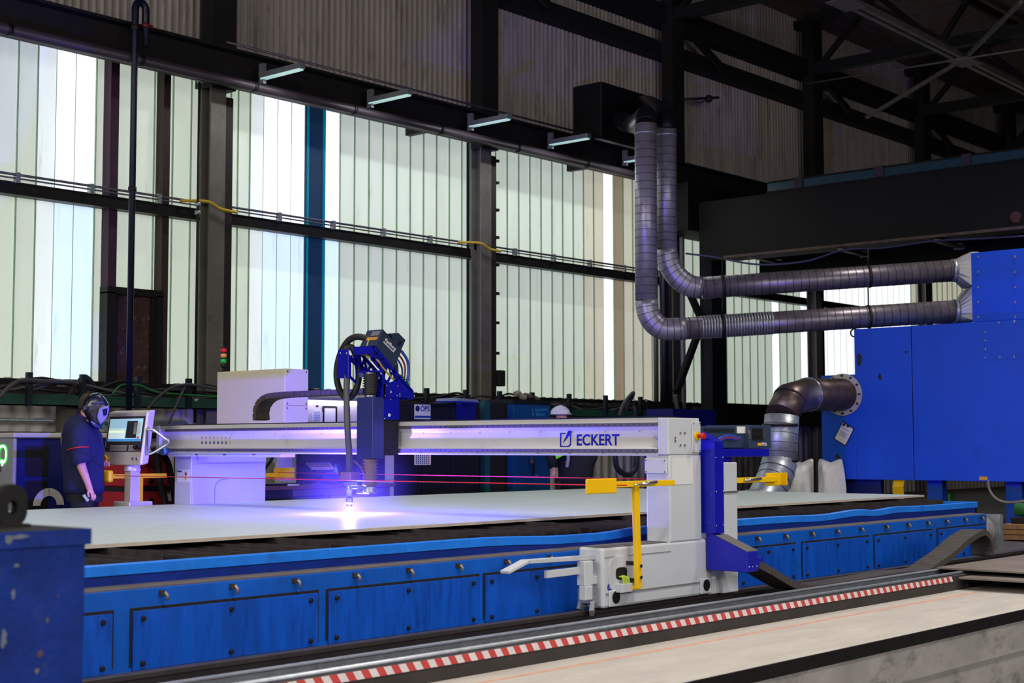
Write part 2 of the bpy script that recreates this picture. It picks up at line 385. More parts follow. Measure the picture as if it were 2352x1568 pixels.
# ---- downpipe with the U bend
dp = mat('downpipe_blue', (15, 19, 46), .4, var=.15)
xd = xa(294, 16.85)
b = MB(); pts = [(xd, 16.85, .9), (xd, 16.85, 6.9)]+[(xd+.085-.085*math.cos(a*PI/8), 16.85, 7.25+.1*math.sin(a*PI/8)) for a in range(9)]+[(xd+.17, 16.85, 6.75)]
b.tube(pts, .042, 14, [.042, .046]+[.052]*9+[.046]); o = b.build('downpipe', dp); tag(o, 'dark blue vertical pipe with a U-bend at the top left', 'pipe')
for zz in (4.72, 6.95):
    b = MB(); b.cyl((xd, 16.85, zz), (xd, 16.85, zz+.06), .058); b.build('collar', col_dk, o)
b = MB(); b.cyl((xd+.17, 16.85, 7.02), (xd+.17, 16.85, 7.07), .058); b.box(xd+.22, xd+.28, 16.83, 16.87, 7.03, 7.07); b.build('red_clamp', mat('clamp_red', (120, 30, 30), .5), o)
x = xa(447, 17.3); b = MB(); b.cyl((x, 17.3, 1.6), (x, 17.3, 6.6), .02, seg=8)
o = tag(b.build('conduit_pipe', steel_dk), 'thin dark conduit standing just left of the first column', 'pipe')
for zz in (4.62, 4.74, 6.7-.14, 1.9):
    b = MB(); b.cyl((x, 17.3, zz), (x, 17.3, zz+.05), .045, seg=8); b.build('collar', galv, o)

# ---- green cable tray with upright posts and the cables in it
o = thing('cable_tray', 'green cable tray with short dark upright posts below the windows', 'cable tray', (18, 17.5, 1.85))
b = MB(); b.box(7, 24, 17.28, 17.31, 1.80, 1.95); b.box(7, 24, 17.28, 17.46, 1.80, 1.815); b.build('tray', green_dk, o)
b = MB(); b.box(24, 25.6, 17.28, 17.46, 1.80, 2.15); b.box(26.8, 36, 17.28, 17.46, 1.70, 2.17); b.build('tray_end', flat_blk, o)
pxs = [64, 188, 315, 432]+[905, 980, 1070, 1148, 1223, 1308, 1392, 1472]
for p in pxs:
    x = xa(p, 17.24); b = MB(); b.box(x-.035, x+.035, 17.21, 17.28, 1.79, 2.23); b.build('post', mat('tray_post', (18, 30, 36), .5, var=.2), o)
b = MB(); b.box(7, 24, 17.43, 17.46, 1.8, 2.06); b.build('fascia', mat('rusty_fascia', (52, 36, 40), .7, var=.5, scale=6), o)
rnd = random.Random(3); cg = []
for k in range(7):
    xs = 9.5+rnd.random(); pts = []
    while xs < 25:
        pts.append((xs, 17.30+.02*k, 1.84+.19*rnd.random()+.03*(k % 3)+(.12 if rnd.random() < .3 else 0))); xs += .45+.5*rnd.random()
    b = MB(); b.tube(bez(pts, 5), .011+.008*rnd.random(), 7); c = b.build('cable', rubber if k % 3 else mat('grey_cable', (84, 80, 84), .6, var=.1))
    tag(c, 'dark cable lying in waves along the top of the green tray', 'cable', 'cables on the tray')
b = MB(); b.tube(bez([at(258, 905, Y=17.2), at(280, 884, Y=17.2), at(320, 885, Y=17.2), at(360, 900, Y=17.2), at(420, 906, Y=17.2), at(520, 912, Y=17.2)]), .014, 7)
tag(b.build('green_cable', mat('green_cable', (30, 110, 50), .5)), 'bright green cable sagging along the tray behind the console', 'cable')
for i, (pl, r_, l_) in enumerate((([(0, 912), (20, 890), (50, 874), (100, 876), (170, 880)], .028, 'grey hose rising to the tray at the left edge'),
        ([(330, 950), (360, 915), (395, 890), (432, 883), (470, 888), (520, 900)], .022, 'grey hose arching behind the console up to the tray'),
        ([(388, 972), (405, 930), (424, 890)], .018, 'slim dark hose hanging behind the left end of the beam'),
        ([(1422, 955), (1432, 930), (1448, 908), (1454, 905)], .04, 'grey hose rising to the tray near the spiral ducts'))):
    b = MB(); b.tube(bez([at(*q, Y=17.1) for q in pl]+[Vector((at(*pl[-1], Y=17.1).x+.08, 17.36, 1.93))]), r_, 8); tag(b.build('hose', mat('hose_grey', (66, 62, 70), .5, var=.1)), l_, 'hose')
# pipes and post on the lower wall
for i, (z, r_, l_) in enumerate(((1.62, .03, 'upper thin pipe along the corrugated wall'), (1.42, .045, 'lower dark pipe along the corrugated wall'))):
    b = MB(); x1_ = xa(425-i*25, 17.8); b.tube([(8, 17.8, z), (x1_, 17.8, z), (x1_+.06, 17.8, z-.06), (x1_+.06, 17.8, .2)], r_, 8); tag(b.build('wall_pipe', steel_dk if i else galv), l_, 'pipe')
x = xa(166, 17.5); b = MB(); b.box(x-.12, x+.12, 17.48, 17.72, 0, 2.17); tag(b.build('concrete_post', mat('rough_concrete', (96, 90, 84), .9, var=.3, scale=6)), 'short grey concrete post behind the welder', 'post')
b = MB(); b.tube(bez([at(176, 905, Y=17.4), at(182, 880, Y=17.4), at(196, 868, Y=17.4), at(212, 885, Y=17.4), at(214, 905, Y=17.4)]), .05, 8); tag(b.build('hose_bundle', rubber), 'thick black hose loop hung over the tray above the welder', 'hose')

# ---- roof trusses
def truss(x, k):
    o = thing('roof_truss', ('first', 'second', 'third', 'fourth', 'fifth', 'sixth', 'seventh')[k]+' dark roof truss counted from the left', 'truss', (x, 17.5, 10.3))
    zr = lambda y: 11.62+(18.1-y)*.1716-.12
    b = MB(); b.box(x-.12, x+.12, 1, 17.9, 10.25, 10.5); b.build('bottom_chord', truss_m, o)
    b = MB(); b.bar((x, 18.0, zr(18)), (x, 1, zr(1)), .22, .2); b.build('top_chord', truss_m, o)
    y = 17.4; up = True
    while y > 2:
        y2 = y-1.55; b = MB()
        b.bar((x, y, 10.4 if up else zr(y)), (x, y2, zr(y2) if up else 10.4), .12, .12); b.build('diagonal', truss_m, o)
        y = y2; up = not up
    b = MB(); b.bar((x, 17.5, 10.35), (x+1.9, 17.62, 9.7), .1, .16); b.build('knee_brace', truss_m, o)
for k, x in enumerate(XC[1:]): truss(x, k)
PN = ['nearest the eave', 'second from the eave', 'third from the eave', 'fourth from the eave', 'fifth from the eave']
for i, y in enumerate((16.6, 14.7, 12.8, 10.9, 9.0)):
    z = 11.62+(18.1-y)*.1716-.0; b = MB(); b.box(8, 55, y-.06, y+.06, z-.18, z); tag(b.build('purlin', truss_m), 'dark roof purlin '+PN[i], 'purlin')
c0 = at(1945, 2, Y=13.4); c1 = at(2352, 205, Y=13.4)
o = thing('lattice_girder', 'pale double-angle bracing girder crossing the roof at upper right', 'girder', c0)
b = MB(); dv = (c1-c0).normalized()
for off in (-.09, .09):
    b.bar(c0-dv*6+Vector((0, off, 0)), c1+dv*6+Vector((0, off, 0)), .1, .12)
b.build('angle_pair', truss_lt, o)
for q in ((1945, 2), (2215, 135)):
    c = at(*q, Y=13.4); b = MB(); b.box(c.x-.4, c.x+.4, 13.15, 13.65, c.z-.085, c.z-.065)
    for i in range(-2, 3): b.cyl((c.x+i*.15, 13.3, c.z-.1), (c.x+i*.15, 13.3, c.z-.06), .025, seg=8)
    b.build('gusset_plate', truss_lt, o)
for i, (p, q, yy, l_) in enumerate((((1990, 270), (2215, 135), 13.4, 'diagonal roof tie from the second column line up to the pale girder'), ((2215, 135), (2345, 5), 13.4, 'diagonal roof tie continuing above the pale girder'))):
    b = MB(); b.bar(at(*p, Y=16 if i == 0 else 13.4), at(*q, Y=13.4 if i == 0 else 10.5), .07, .07); tag(b.build('roof_tie', truss_lt), l_, 'roof tie')
b = MB(); b.cyl(at(1850, 192, Y=17), at(2352, 113, Y=11), .02, seg=6); tag(b.build('tension_cable', truss_lt), 'long thin cable stretched under the roof at upper right', 'cable')
b = MB(); b.cyl(at(1572, 228, Y=17.43), at(1650, 224, Y=17.43), .03, seg=8); b.ball(at(1628, 227, Y=17.43), .09, 10, 6); b.tube(bez([at(1590, 228, Y=17.3), at(1605, 236, Y=17.2), at(1620, 230, Y=17.3)]), .012, 6)
tag(b.build('cable_clamp', rubber), 'small dark cable clamp on the column beside the ducts', 'clamp')

# ---- overhead crane
xg = 24.9
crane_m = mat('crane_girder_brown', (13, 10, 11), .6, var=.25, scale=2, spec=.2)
o = thing('overhead_crane', 'huge dark overhead crane girder crossing the hall at right', 'crane', (xg, 10, 5))
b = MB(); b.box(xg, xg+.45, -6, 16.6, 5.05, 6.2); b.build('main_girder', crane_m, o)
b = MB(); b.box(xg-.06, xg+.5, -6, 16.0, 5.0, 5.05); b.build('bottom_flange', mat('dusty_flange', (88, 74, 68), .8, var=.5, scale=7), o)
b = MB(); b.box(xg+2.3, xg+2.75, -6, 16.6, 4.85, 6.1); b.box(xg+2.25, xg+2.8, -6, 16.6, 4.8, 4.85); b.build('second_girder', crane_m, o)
b = MB(); b.box(xg-.4, xg+3.4, 16.6, 17.44, 5.6, 6.6); b.build('end_carriage', crane_m, o, .02)
b = MB(); b.box(xg+.02, xg+.1, -6, 15.0, 6.24, 6.4); b.build('teal_strip', teal, o)
b = MB(); b.box(xg-.02, xg+.35, -6, 15.0, 6.2, 6.24); b.box(xg+.02, xg+.14, -6, 15, 6.40, 6.44); b.build('rail', crane_m, o)
for i in range(9):
    y = 14.3-i*1.7; c = MB(); c.box(xg-.01, xg+.14, y-.09, y+.09, 6.24, 6.45); c.build('rail_clamp', mat('clamp_purple', (44, 26, 44), .6), o)
b = MB(); b.tube(bez([at(1575, 582, X=xg-.1), at(1640, 590, X=xg-.1), at(1740, 607, X=xg-.1), at(1850, 600, X=xg-.1), at(1938, 574, X=xg-.1), at(2030, 569, X=xg-.1), at(2140, 554, X=xg-.1), at(2250, 548, X=xg-.1), at(2352, 542, X=xg-.1)]), .02, 7)
b.build('festoon_cable', mat('festoon_blue', (52, 54, 100), .5), o)
for (p, q) in (((1722, 588), (1792, 604)), ((1930, 572), (1990, 586)), ((2152, 553), (2206, 568))):
    b = MB(); b.bar(at(*p, X=xg+.1), at(*q, X=xg+2.4), .1, .06); b.build('strut', mat('strut_grey', (120, 112, 108), .6), o)
    c = at(*q, X=xg+2.3); b = MB(); b.box(c.x-.1, c.x+.1, c.y-.1, c.y+.1, c.z-.05, c.z+.07); b.build('strut_foot', galv, o)
b = MB(); b.cyl(at(2334, 498, X=xg-.001), at(2334, 498, X=xg-.03), .1, seg=20); b.build('end_bolt', mat('rusty_bolt', (70, 34, 30), .7), o)
# ================================================================ CUTTING TABLE
YF, YRIM, YTRAY = 6.80, 6.98, 7.0
T = thing('cutting_table', 'long blue cutting table under the white gantry, its front full of screwed panels', 'cutting table', (9.5, 9.6, 0))
TX0, TX1 = 3.0, xa(2262, YF)
b = MB(); b.box(TX0, TX1, YF, YTRAY+.2, .05, .505); b.build('base_cabinet', blue, T, .006)
b = MB(); b.box(TX0, TX1-.005, YF+.005, YTRAY, .505, .512); b.build('dusty_ledge', dust_m, T)
b = MB(); b.box(TX0, 16.05, YTRAY, YTRAY+.03, .505, .59); b.box(TX0, 16.05, 12.7, 12.73, .0, .615); b.box(16.02, 16.05, YTRAY, 12.73, .0, .615); b.box(TX0, 16.05, YTRAY+.03, 12.7, .28, .30)
b.build('tray', mat('tray_blue', (8, 52, 160), .5, var=.25, scale=4, dirt=(20, 24, 50), dirtamt=.3), T)
# battered rim
b = MB(); V = []; n = 150; X1R = xa(2240, YRIM)
dents = [(xa(1333, YRIM), .022, .5), (xa(1250, YRIM), .012, .45), (xa(1400, YRIM), .014, .3), (xa(1962, YRIM), -.02, .5), (xa(2008, YRIM), .022, .28), (xa(1900, YRIM), .018, .6), (xa(2050, YRIM), -.012, .5)]
for i in range(n+1):
    x = TX0+(X1R-TX0)*i/n; dz = sum(a*math.exp(-((x-c)/w_)**2) for c, a, w_ in dents); dy = .5*dz
    z1 = .632-dz; V += [(x, YRIM+.04+dy, z1-.002), (x, YRIM+dy, z1), (x, YRIM-.012+dy, z1-.008), (x, YRIM-.012+dy, z1-.062), (x, YRIM+.01+dy, z1-.064), (x, YTRAY+.02, .56)]
Fc = []
for i in range(n):
    for k in range(5): Fc.append((i*6+k, i*6+k+1, i*6+6+k+1, i*6+6+k))
b.add(V, Fc); b.box(X1R-.05, X1R+.02, YRIM, 12.75, .575, .63); b.build('rim', blue_rim, T)
# front panels, their screws
door_px = [(60, 262), (310, 730), (755, 1097), (1112, 1335), (1690, 1822), (1838, 1990), (2003, 2135), (2148, 2258)]
dX = [(xa(a, YF), xa(c, YF)) for a, c in door_px]
mid = (dX[3][1], dX[4][0])
scr = MB(); scr.cyl((0, 0, 0), (0, -.014, 0), .017, .013, 10); scr_me = None
for (x0, x1) in dX:
    d = MB(); d.mi = 1; d.box(x0-.016, x1+.016, YF-.004, YF, .09, .405); d.mi = 0; d.box(x0, x1, YF-.016, YF-.003, .07, .388)
    d.v = d.v; o = d.build('panel', [blue_door, flat_blk], T, .004)
    for fx in (x0+.06, (x0+x1)/2, x1-.06):
        for z in (.345, .105):
            c = MB(); c.cyl((fx, YF-.016, z), (fx, YF-.028, z), .017, .013, 10); c.build('screw', steel_dk, o)
lat = [375, 535, 678, 815, 937, 1050, 1160, 1258]+[1734, 1798, 1858, 1916, 1971, 2029, 2079, 2124, 2167, 2210, 2248]
for p in lat:
    x = xa(p, YF); c = MB(); c.box(x-.015, x+.013, YF-.022, YF, .458, .488); c.mi = 1; c.tube([(x+.010, YF-.02, .478), (x+.02, YF-.032, .46), (x+.022, YF-.03, .432)], .009, 8)
    c.build('latch', [rust, mat('latch_grey', (150, 140, 136), .4, .4)], T)
# support slats standing across the table
rs = random.Random(5); first = None
nsl = int((15.9-3.3)/.146)
for i in range(nsl):
    x = 3.3+.146*i; h = .622+.016*rs.random()
    if i % 9 == 4: h = .657
    if first is None:
        c = MB(); c.box(x-.005, x+.005, 7.24, 12.6, .32, h); first = c.build('slat', rust, T); h0 = h; continue
    c = first.copy(); COL.objects.link(c); c.parent = T; c.location = (x-3.3, 0, h-h0)
c = MB(); xq = xa(1232, 7.6); c.box(xq-.05, xq+.17, 7.55, 7.57, 0.45, .657); c.build('scrap_plate', rust, T)
# the sheet being cut: slot behind the torch
TX, TY = 8.79, 9.53
b = MB(); b.box(3.0, TX-.003, 7.8, 12.5, .658, .680); b.box(TX-.003, 16.4, 7.8, TY-.002, .658, .680); b.box(TX-.003, 16.4, TY+.002, 12.5, .658, .680)
b.mi = 1; b.box(3.0, 16.4, 7.793, 7.8, .658, .6795)
tag(b.build('steel_sheet', [plate_m, plate_edge]), 'big pale steel sheet lying on the table, cut by the bright arc', 'metal sheet')

# ================================================================ RAIL, TROUGH, TAPE
o = thing('track_rail', 'dark ribbed rail the gantry runs on, in front of the blue table', 'rail', (9, 6.45, 0))
b = MB(); b.box(2.5, 20, 6.40, 6.52, 0, .025); b.box(2.5, 20, 6.445, 6.475, .025, .09); b.box(2.5, 20, 6.42, 6.50, .09, .12); b.build('rail', mat('rail_steel', (84, 76, 78), .4, .6, var=.2, scale=6), o, .004)
b = MB(); b.box(2.5, 20, 6.20, 6.78, 0, .012); b.build('bed', flat_blk, o)
b = MB(); b.box(2.5, 20, 6.62, 6.72, .012, .07); b.build('side_strip', steel_dk, o)
TRX1 = xa(2213, 5.59)
o = thing('cable_trough', 'long dark cable trough with galvanised walls in front of the machine', 'cable trough', (8, 5.8, 0))
b = MB(); b.box(2, TRX1, 5.59, 5.635, .004, .128); b.build('front_box', mat('trough_dark', (52, 46, 45), .7, var=.3, scale=3), o)
b = MB(); b.box(2, 20, 5.635, 5.90, .004, .02); b.build('floor_plate', galv_dk, o)
b = MB(); b.box(2, 20, 5.96, 6.19, .004, .082); b.build('chain_bed', flat_blk, o)
b = MB(); b.cyl((2, 5.665, .135), (TRX1+.3, 5.665, .135), .016); b.box(2, TRX1+.3, 5.655, 5.675, .02, .13); b.build('near_lip', galv, o)
b = MB(); b.box(2, 20, 5.925, 5.94, .02, .14); b.box(2, 20, 5.89, 5.95, .14, .147); b.build('back_wall', galv, o)
x0 = 3.0; per = .108; b = MB(); i = 0
while x0+per*.5 < TRX1-.25:
    for k in (0, 1):
        xa_ = x0+k*per/2; b.mi = k
        b.hexa([(xa_, 5.586, .084), (xa_+per/2, 5.586, .084), (xa_+per/2, 5.59, .084), (xa_, 5.59, .084),
                (xa_-.03, 5.586, .128), (xa_+per/2-.03, 5.586, .128), (xa_+per/2-.03, 5.59, .128), (xa_-.03, 5.59, .128)])
    x0 += per
b.build('hazard_tape', [tape_red, tape_white], o)
# energy chain of the gantry lying in the trough
def chain(b, path, halfw, th, step, wdir):
    """links strung along a path; halfw along wdir"""
    P = [Vector(p) for p in path]; S = [0]
    for i in range(1, len(P)): S.append(S[-1]+(P[i]-P[i-1]).length)
    def pos(s):
        for i in range(1, len(P)):
            if s <= S[i]: return P[i-1].lerp(P[i], (s-S[i-1])/max(1e-6, S[i]-S[i-1]))
        return P[-1]
    s = 0; wv = Vector(wdir)*halfw
    while s < S[-1]-step*.5:
        p, q = pos(s), pos(min(S[-1], s+step*.86)); d = (q-p).normalized(); u = wv.normalized().cross(d).normalized()*th/2
        b.hexa([p-wv-u, p+wv-u, q+wv-u, q-wv-u, p-wv+u, p+wv+u, q+wv+u, q-wv+u])
        p2, q2 = pos(s+step*.7), pos(min(S[-1], s+step*1.15)); u2 = u*.72; w2 = wv*.93
        b.hexa([p2-w2-u2, p2+w2-u2, q2+w2-u2, q2-w2-u2, p2-w2+u2, p2+w2+u2, q2+w2+u2, q2-w2+u2])
        s += step
YCH = 5.965; zf = .113
pts = [at(*q, Y=YCH) for q in ((1747, 1297), (1762, 1305), (1780, 1315), (1810, 1333), (1845, 1349), (1890, 1350), (1980, 1336), (2060, 1322), (2132, 1314), (2156, 1299), (2193, 1273), (2223, 1246), (2246, 1230), (2258, 1224), (2266, 1223), (2274, 1231), (2280, 1244), (2282, 1264), (2281, 1280))]
pts = [Vector((p.x, YCH+.11, max(p.z, zf))) for p in pts]
b = MB(); chain(b, bez(pts, 6), .11, .055, .046, (0, 1, 0))
tag(b.build('cable_chain', chain_m), 'wide dark cable chain lying in the trough and humping up at its far end', 'cable chain')
# steel footbridge plates over the trough
o = thing('footbridge', 'two brown steel cover plates bridging the trough at right', 'cover plate', (13.5, 5.2, 0))
xq = xa(2210, 5.63)
b = MB(); b.box(xq, xq+2.4, 4.62, 5.9, .155, .17); b.build('upper_plate', mat('walked_steel', (120, 108, 100), .7, .2, var=.3, scale=3), o)
b = MB(); b.box(xq-.25, xq+2.2, 4.58, 5.58, .10, .115); b.build('lower_plate', mat('walked_steel', ()), o)
for x in (xq+.9, xq+1.9):
    b = MB(); b.box(x, x+.06, 4.7, 5.55, .006, .155); b.build('support', flat_blk, o)
# ================================================================ GANTRY
G0 = thing('cutting_gantry', 'white gantry with a long beam and ECKERT lettering, spanning the blue table', 'gantry', (9.3, 9.5, .12))
YN, YE, XB = 6.35, 12.74, 9.10
prof = [(9.10, 1.485), (9.10, 1.418), (9.132, 1.388), (9.132, 1.262), (9.10, 1.252), (9.10, 1.208), (9.42, 1.208), (9.42, 1.485)]
b = MB(); b.prism([(x, YN+.10, z) for x, z in prof], (0, YE-YN-.1, 0)); beam = b.build('beam', white2, G0, .003)
b = MB(); b.box(9.085, 9.50, YN, YN+.10, 1.203, 1.482); b.build('end_block', white, G0, .008)
b = MB(); b.box(9.09, 9.44, YE, YE+.06, 1.2, 1.48); b.build('end_block', white, G0, .006)
b = MB(); b.box(9.09, 9.40, YN+.1, YE, 1.485, 1.492); b.build('top_strip', steel_dk, G0)
rail_s = mat('guide_rail_steel', (120, 114, 122), .35, .6, var=.12, scale=9)
for z in (1.434, 1.234):
    b = MB(); b.box(9.082, 9.10, YN+.1, YE-.1, z-.0125, z+.0125); b.mi = 1; y = YN+.14
    while y < YE-.12: b.cyl((9.082, y, z), (9.0812, y, z), .0055, seg=8); y += .06
    b.build('guide_rail', [rail_s, black], G0)
b = MB(); b.box(9.09, 9.12, YN+.1, YE, 1.196, 1.208); b.build('drip_edge', white, G0)
y = YN+.3; b = MB()
while y < YE-.2: b.ball((9.130, y, 1.383), .006, 8, 5); b.ball((9.093, y, 1.214), .006, 8, 5); y += .33
b.build('bolt_heads', chrome, G0)
# near end plate and emergency stop
def yq(px, py, Y=YN): return at(px, py, Y=Y)
p0, p1 = yq(1587, 968), yq(1607, 1039); b = MB(); b.box(p0.x, p1.x, YN-.012, YN, p1.z, p0.z); pl = b.build('end_plate', white, G0, .004)
b = MB()
for (px, py) in ((1590, 972), (1604, 972), (1590, 1035), (1604, 1035)): c = yq(px, py); b.cyl((c.x, YN-.012, c.z), (c.x, YN-.016, c.z), .006, seg=8)
b.build('screws', chrome, pl)
c = yq(1597, 1001); b = MB(); b.cyl((c.x, YN-.012, c.z), (c.x, YN-.024, c.z), .034, seg=24); es = b.build('emergency_stop', yellow, G0)
b = MB(); b.cyl((c.x, YN-.024, c.z), (c.x, YN-.06, c.z), .013); b.cyl((c.x, YN-.06, c.z), (c.x, YN-.085, c.z), .026, .022, 20); label(b.build('push_button', red_m, es), 'red mushroom button')
for (px, py) in ((1562, 994), (1572, 994), (1550, 1005), (1550, 1012), (1562, 1022), (1572, 1022)):
    c = yq(px, py); b = MB(); b.cyl((c.x, YN, c.z), (c.x, YN-.006, c.z), .009, seg=10); b.build('bolt', chrome, G0)
p0 = at(1507, 1003, X=9.13); b = MB(); b.box(9.10, 9.132, p0.y-.05, p0.y, p0.z-.012, p0.z+.008); b.build('small_bracket', galv, G0)
# lettering and emblem on the beam
XL = 9.131
a0, a1 = at(1325, 1022, X=XL), at(1423, 1022, X=XL)
text('lettering', 'ECKERT', .122, a0, (0, -1, 0), (0, 0, 1), lettering_blue, G0, .0015, .0025, width=(a0-a1).length)
def xp(pts, th=.0025): return [at(px, py, X=XL) for px, py in pts]
b = MB(); q = lambda pts: b.prism(xp(pts), (-.0025, 0, 0))
q([(1286.7, 994), (1299, 994), (1299, 996.6), (1286.7, 996.6)]); q([(1286.7, 994), (1289.2, 994), (1289.2, 1026), (1286.7, 1026)])
q([(1286.7, 1023.4), (1305, 1023.4), (1305, 1026), (1286.7, 1026)]); q([(1305, 1023.4), (1309.4, 1019), (1312, 1019), (1311, 1023), (1308, 1025.4), (1305, 1026)])
q([(1309.6, 999), (1312, 995.5), (1312, 1019.5), (1309.6, 1019.5)]); q([(1306, 987.5), (1316.6, 987.2), (1311.7, 995.4), (1292.8, 1018.5)])
b.build('emblem', lettering_blue, G0)
tri_m = mat('sticker_yellow', (224, 180, 90), .5, var=0); sblue = mat('sticker_blue', (20, 40, 130), .5, var=0); swhite = mat('sticker_white', (230, 220, 220), .5, var=0); sred = mat('sticker_red', (190, 40, 60), .5, var=0)
for r_ in range(2):
    for i in range(8):
        c = at(340+(572+42.3*i)/4.611, 1005 if r_ == 0 else 1016.3, X=9.1315); R_ = .0135; b = MB()
        if i > 3 and r_ == 0 or i == 7:
            tp = [(0, 1.1), (-1, -.8), (1, -.8)]; b.prism([c+Vector((0, u*R_, v*R_)) for u, v in tp], (-.001, 0, 0)); b.mi = 1
            b.prism([c+Vector((-.001, u*R_*.3, v*R_*.4-.1*R_)) for u, v in tp], (-.0008, 0, 0)); mm = [tri_m, ink]
        else:
            b.cyl(c, c+Vector((-.001, 0, 0)), R_, seg=16); b.mi = 1
            b.cyl(c+Vector((-.001, 0, 0)), c+Vector((-.0015, 0, 0)), R_*(.72 if r_ == 0 else .62), seg=14); b.mi = 2
            b.bar(c+Vector((-.0018, .5*R_, .4*R_)), c+Vector((-.0018, -.5*R_, -.4*R_)), .001, R_*.3) if r_ == 0 else b.bar(c+Vector((-.0018, 0, .35*R_)), c+Vector((-.0018, 0, -.35*R_)), .001, R_*.5*(1+i % 3*.4))
            mm = [sred, swhite, ink] if r_ == 0 else [sblue, sblue, swhite]
        label(b.build('warning_sticker', mm, G0), 'round red and white prohibition sticker' if r_ == 0 and i < 4 else 'yellow warning triangle' if (r_ == 0 or i == 7) else 'round blue mandatory sign')
# near leg and its carriage
b = MB(); b.box(9.10, 9.52, YN, 6.57, .55, 1.203); b.build('near_leg', white, G0, .012)
p0, p1 = at(1481, 1052, X=9.09), at(1532, 1088, X=9.09); b = MB(); b.box(9.085, 9.10, p1.y, p0.y, p1.z, p0.z); o = b.build('cover_plate', white, G0, .006)
b = MB()
for yy in (p1.y+.015, p0.y-.015):
    for zz in (p0.z-.015, p1.z+.015): b.cyl((9.085, yy, zz), (9.08, yy, zz), .006, seg=8)
b.build('screws', chrome, o)
b = MB(); b.box(9.13, 9.40, YN-.003, YN, .98, 1.18); b.build('tape_patch', mat('pale_patch', (214, 214, 212), .35, var=0), G0)
b = MB(); b.box(8.27, 9.66, YN, 6.57, .13, .555); b.build('near_carriage', white, G0, .02)
b = MB(); b.box(8.285, 9.08, YN+.01, 6.56, .555, .558); b.build('dusty_top', dust_m, G0)
b = MB(); b.box(8.30, 9.64, YN-.006, YN, .225, .235); b.box(8.29, 9.1, YN-.004, YN, .485, .489); b.build('seam_line', mat('seam_grey', (120, 116, 112), .6), G0)
for (px, py, s) in ((1411, 1371, 14), (1619, 1343, 13)):
    c = yq(px, py); b = MB(); b.box(c.x-.075, c.x+.075, YN-.016, YN, c.z-.065, c.z+.052); o = b.build('wheel_cover', white, G0, .008)
    b = MB(); b.cyl((c.x, YN-.016, c.z), (c.x, YN-.019, c.z), .045, seg=20); label(b.build('axle_hole', black, o), 'black round axle hole')
c = yq(1425, 1316); b = MB()
def oval(c, rx, rz, y, th, n=24): return [(c.x+rx*math.copysign(abs(math.cos(2*PI*i/n))**.6, math.cos(2*PI*i/n)), y, c.z+rz*math.copysign(abs(math.sin(2*PI*i/n))**.6, math.sin(2*PI*i/n))) for i in range(n)]
b.prism(oval(c, .145, .125, YN-.008, 0), (0, .008, 0)); o = b.build('hatch_plate', white, G0, .003)
b = MB(); b.prism(oval(c+Vector((0, 0, .0)), .066, .043, YN-.012, 0), (0, .004, 0)); label(b.build('cable_opening', black, o), 'black cable opening')
for i in range(5):
    q0 = yq(1419+i*3.2, 1322+abs(2-i)); q1 = yq(1420+i*3.3, 1341); b = MB(); b.tube(bez([(q0.x, YN-.01, q0.z), (q0.x+.004, YN-.04, q0.z-.005), (q1.x, YN-.05, q1.z)]), .006, 6)
    label(b.build('earth_wire', mat('green_yellow_wire', (170, 190, 50), .5), o), 'green and yellow earth wire')
p0, p1 = yq(1410, 1340), yq(1449, 1355); b = MB(); b.box(p0.x, p1.x, YN-.07, YN-.006, p1.z, p0.z); b.build('terminal_block', white, G0, .003)
c = yq(1400, 1348); b = MB(); b.cyl((c.x, YN, c.z), (c.x, YN-.0035, c.z), .026, seg=18); b.mi = 1; b.box(c.x-.002, c.x+.002, YN-.0045, YN-.003, c.z-.002, c.z+.012); b.box(c.x-.009, c.x+.009, YN-.0045, YN-.003, c.z-.004, c.z-.001); b.box(c.x-.005, c.x+.005, YN-.0045, YN-.003, c.z-.009, c.z-.006)
label(b.build('earth_sticker', [sblue, swhite], G0), 'round blue earth symbol')
# guide arm and rail scraper at the left end of the carriage
b = MB(); b.hexa([(7.55, 6.42, .485), (8.27, 6.42, .47), (8.27, 6.50, .47), (7.55, 6.50, .485), (7.55, 6.42, .51), (8.27, 6.42, .50), (8.27, 6.50, .50), (7.55, 6.50, .51)])
b.bar((7.35, 6.46, .44), (7.56, 6.46, .5), .08, .02); b.bar((7.75, 6.44, .40), (8.2, 6.44, .405), .03, .05); b.build('guide_arm', white, G0, .003)
b = MB(); b.box(8.10, 8.2, 6.38, 6.45, .30, .47); b.box(8.10, 8.18, 6.37, 6.43, .20, .30); b.box(8.15, 8.27, 6.40, 6.44, .30, .36); b.build('guide_holder', white, G0, .006)
b = MB(); b.box(8.20, 8.26, 6.39, 6.52, .17, .27); b.bar((8.22, 6.40, .17), (8.15, 6.36, .11), .03, .05); b.bar((8.22, 6.5, .17), (8.2, 6.5, .12), .03, .05); b.build('rail_scraper', galv, G0)
# wheels
for x in (8.5, 9.5):
    b = MB(); b.cyl((x, 6.43, .175), (x, 6.49, .175), .055, seg=20); b.build('wheel', steel_dk, G0)
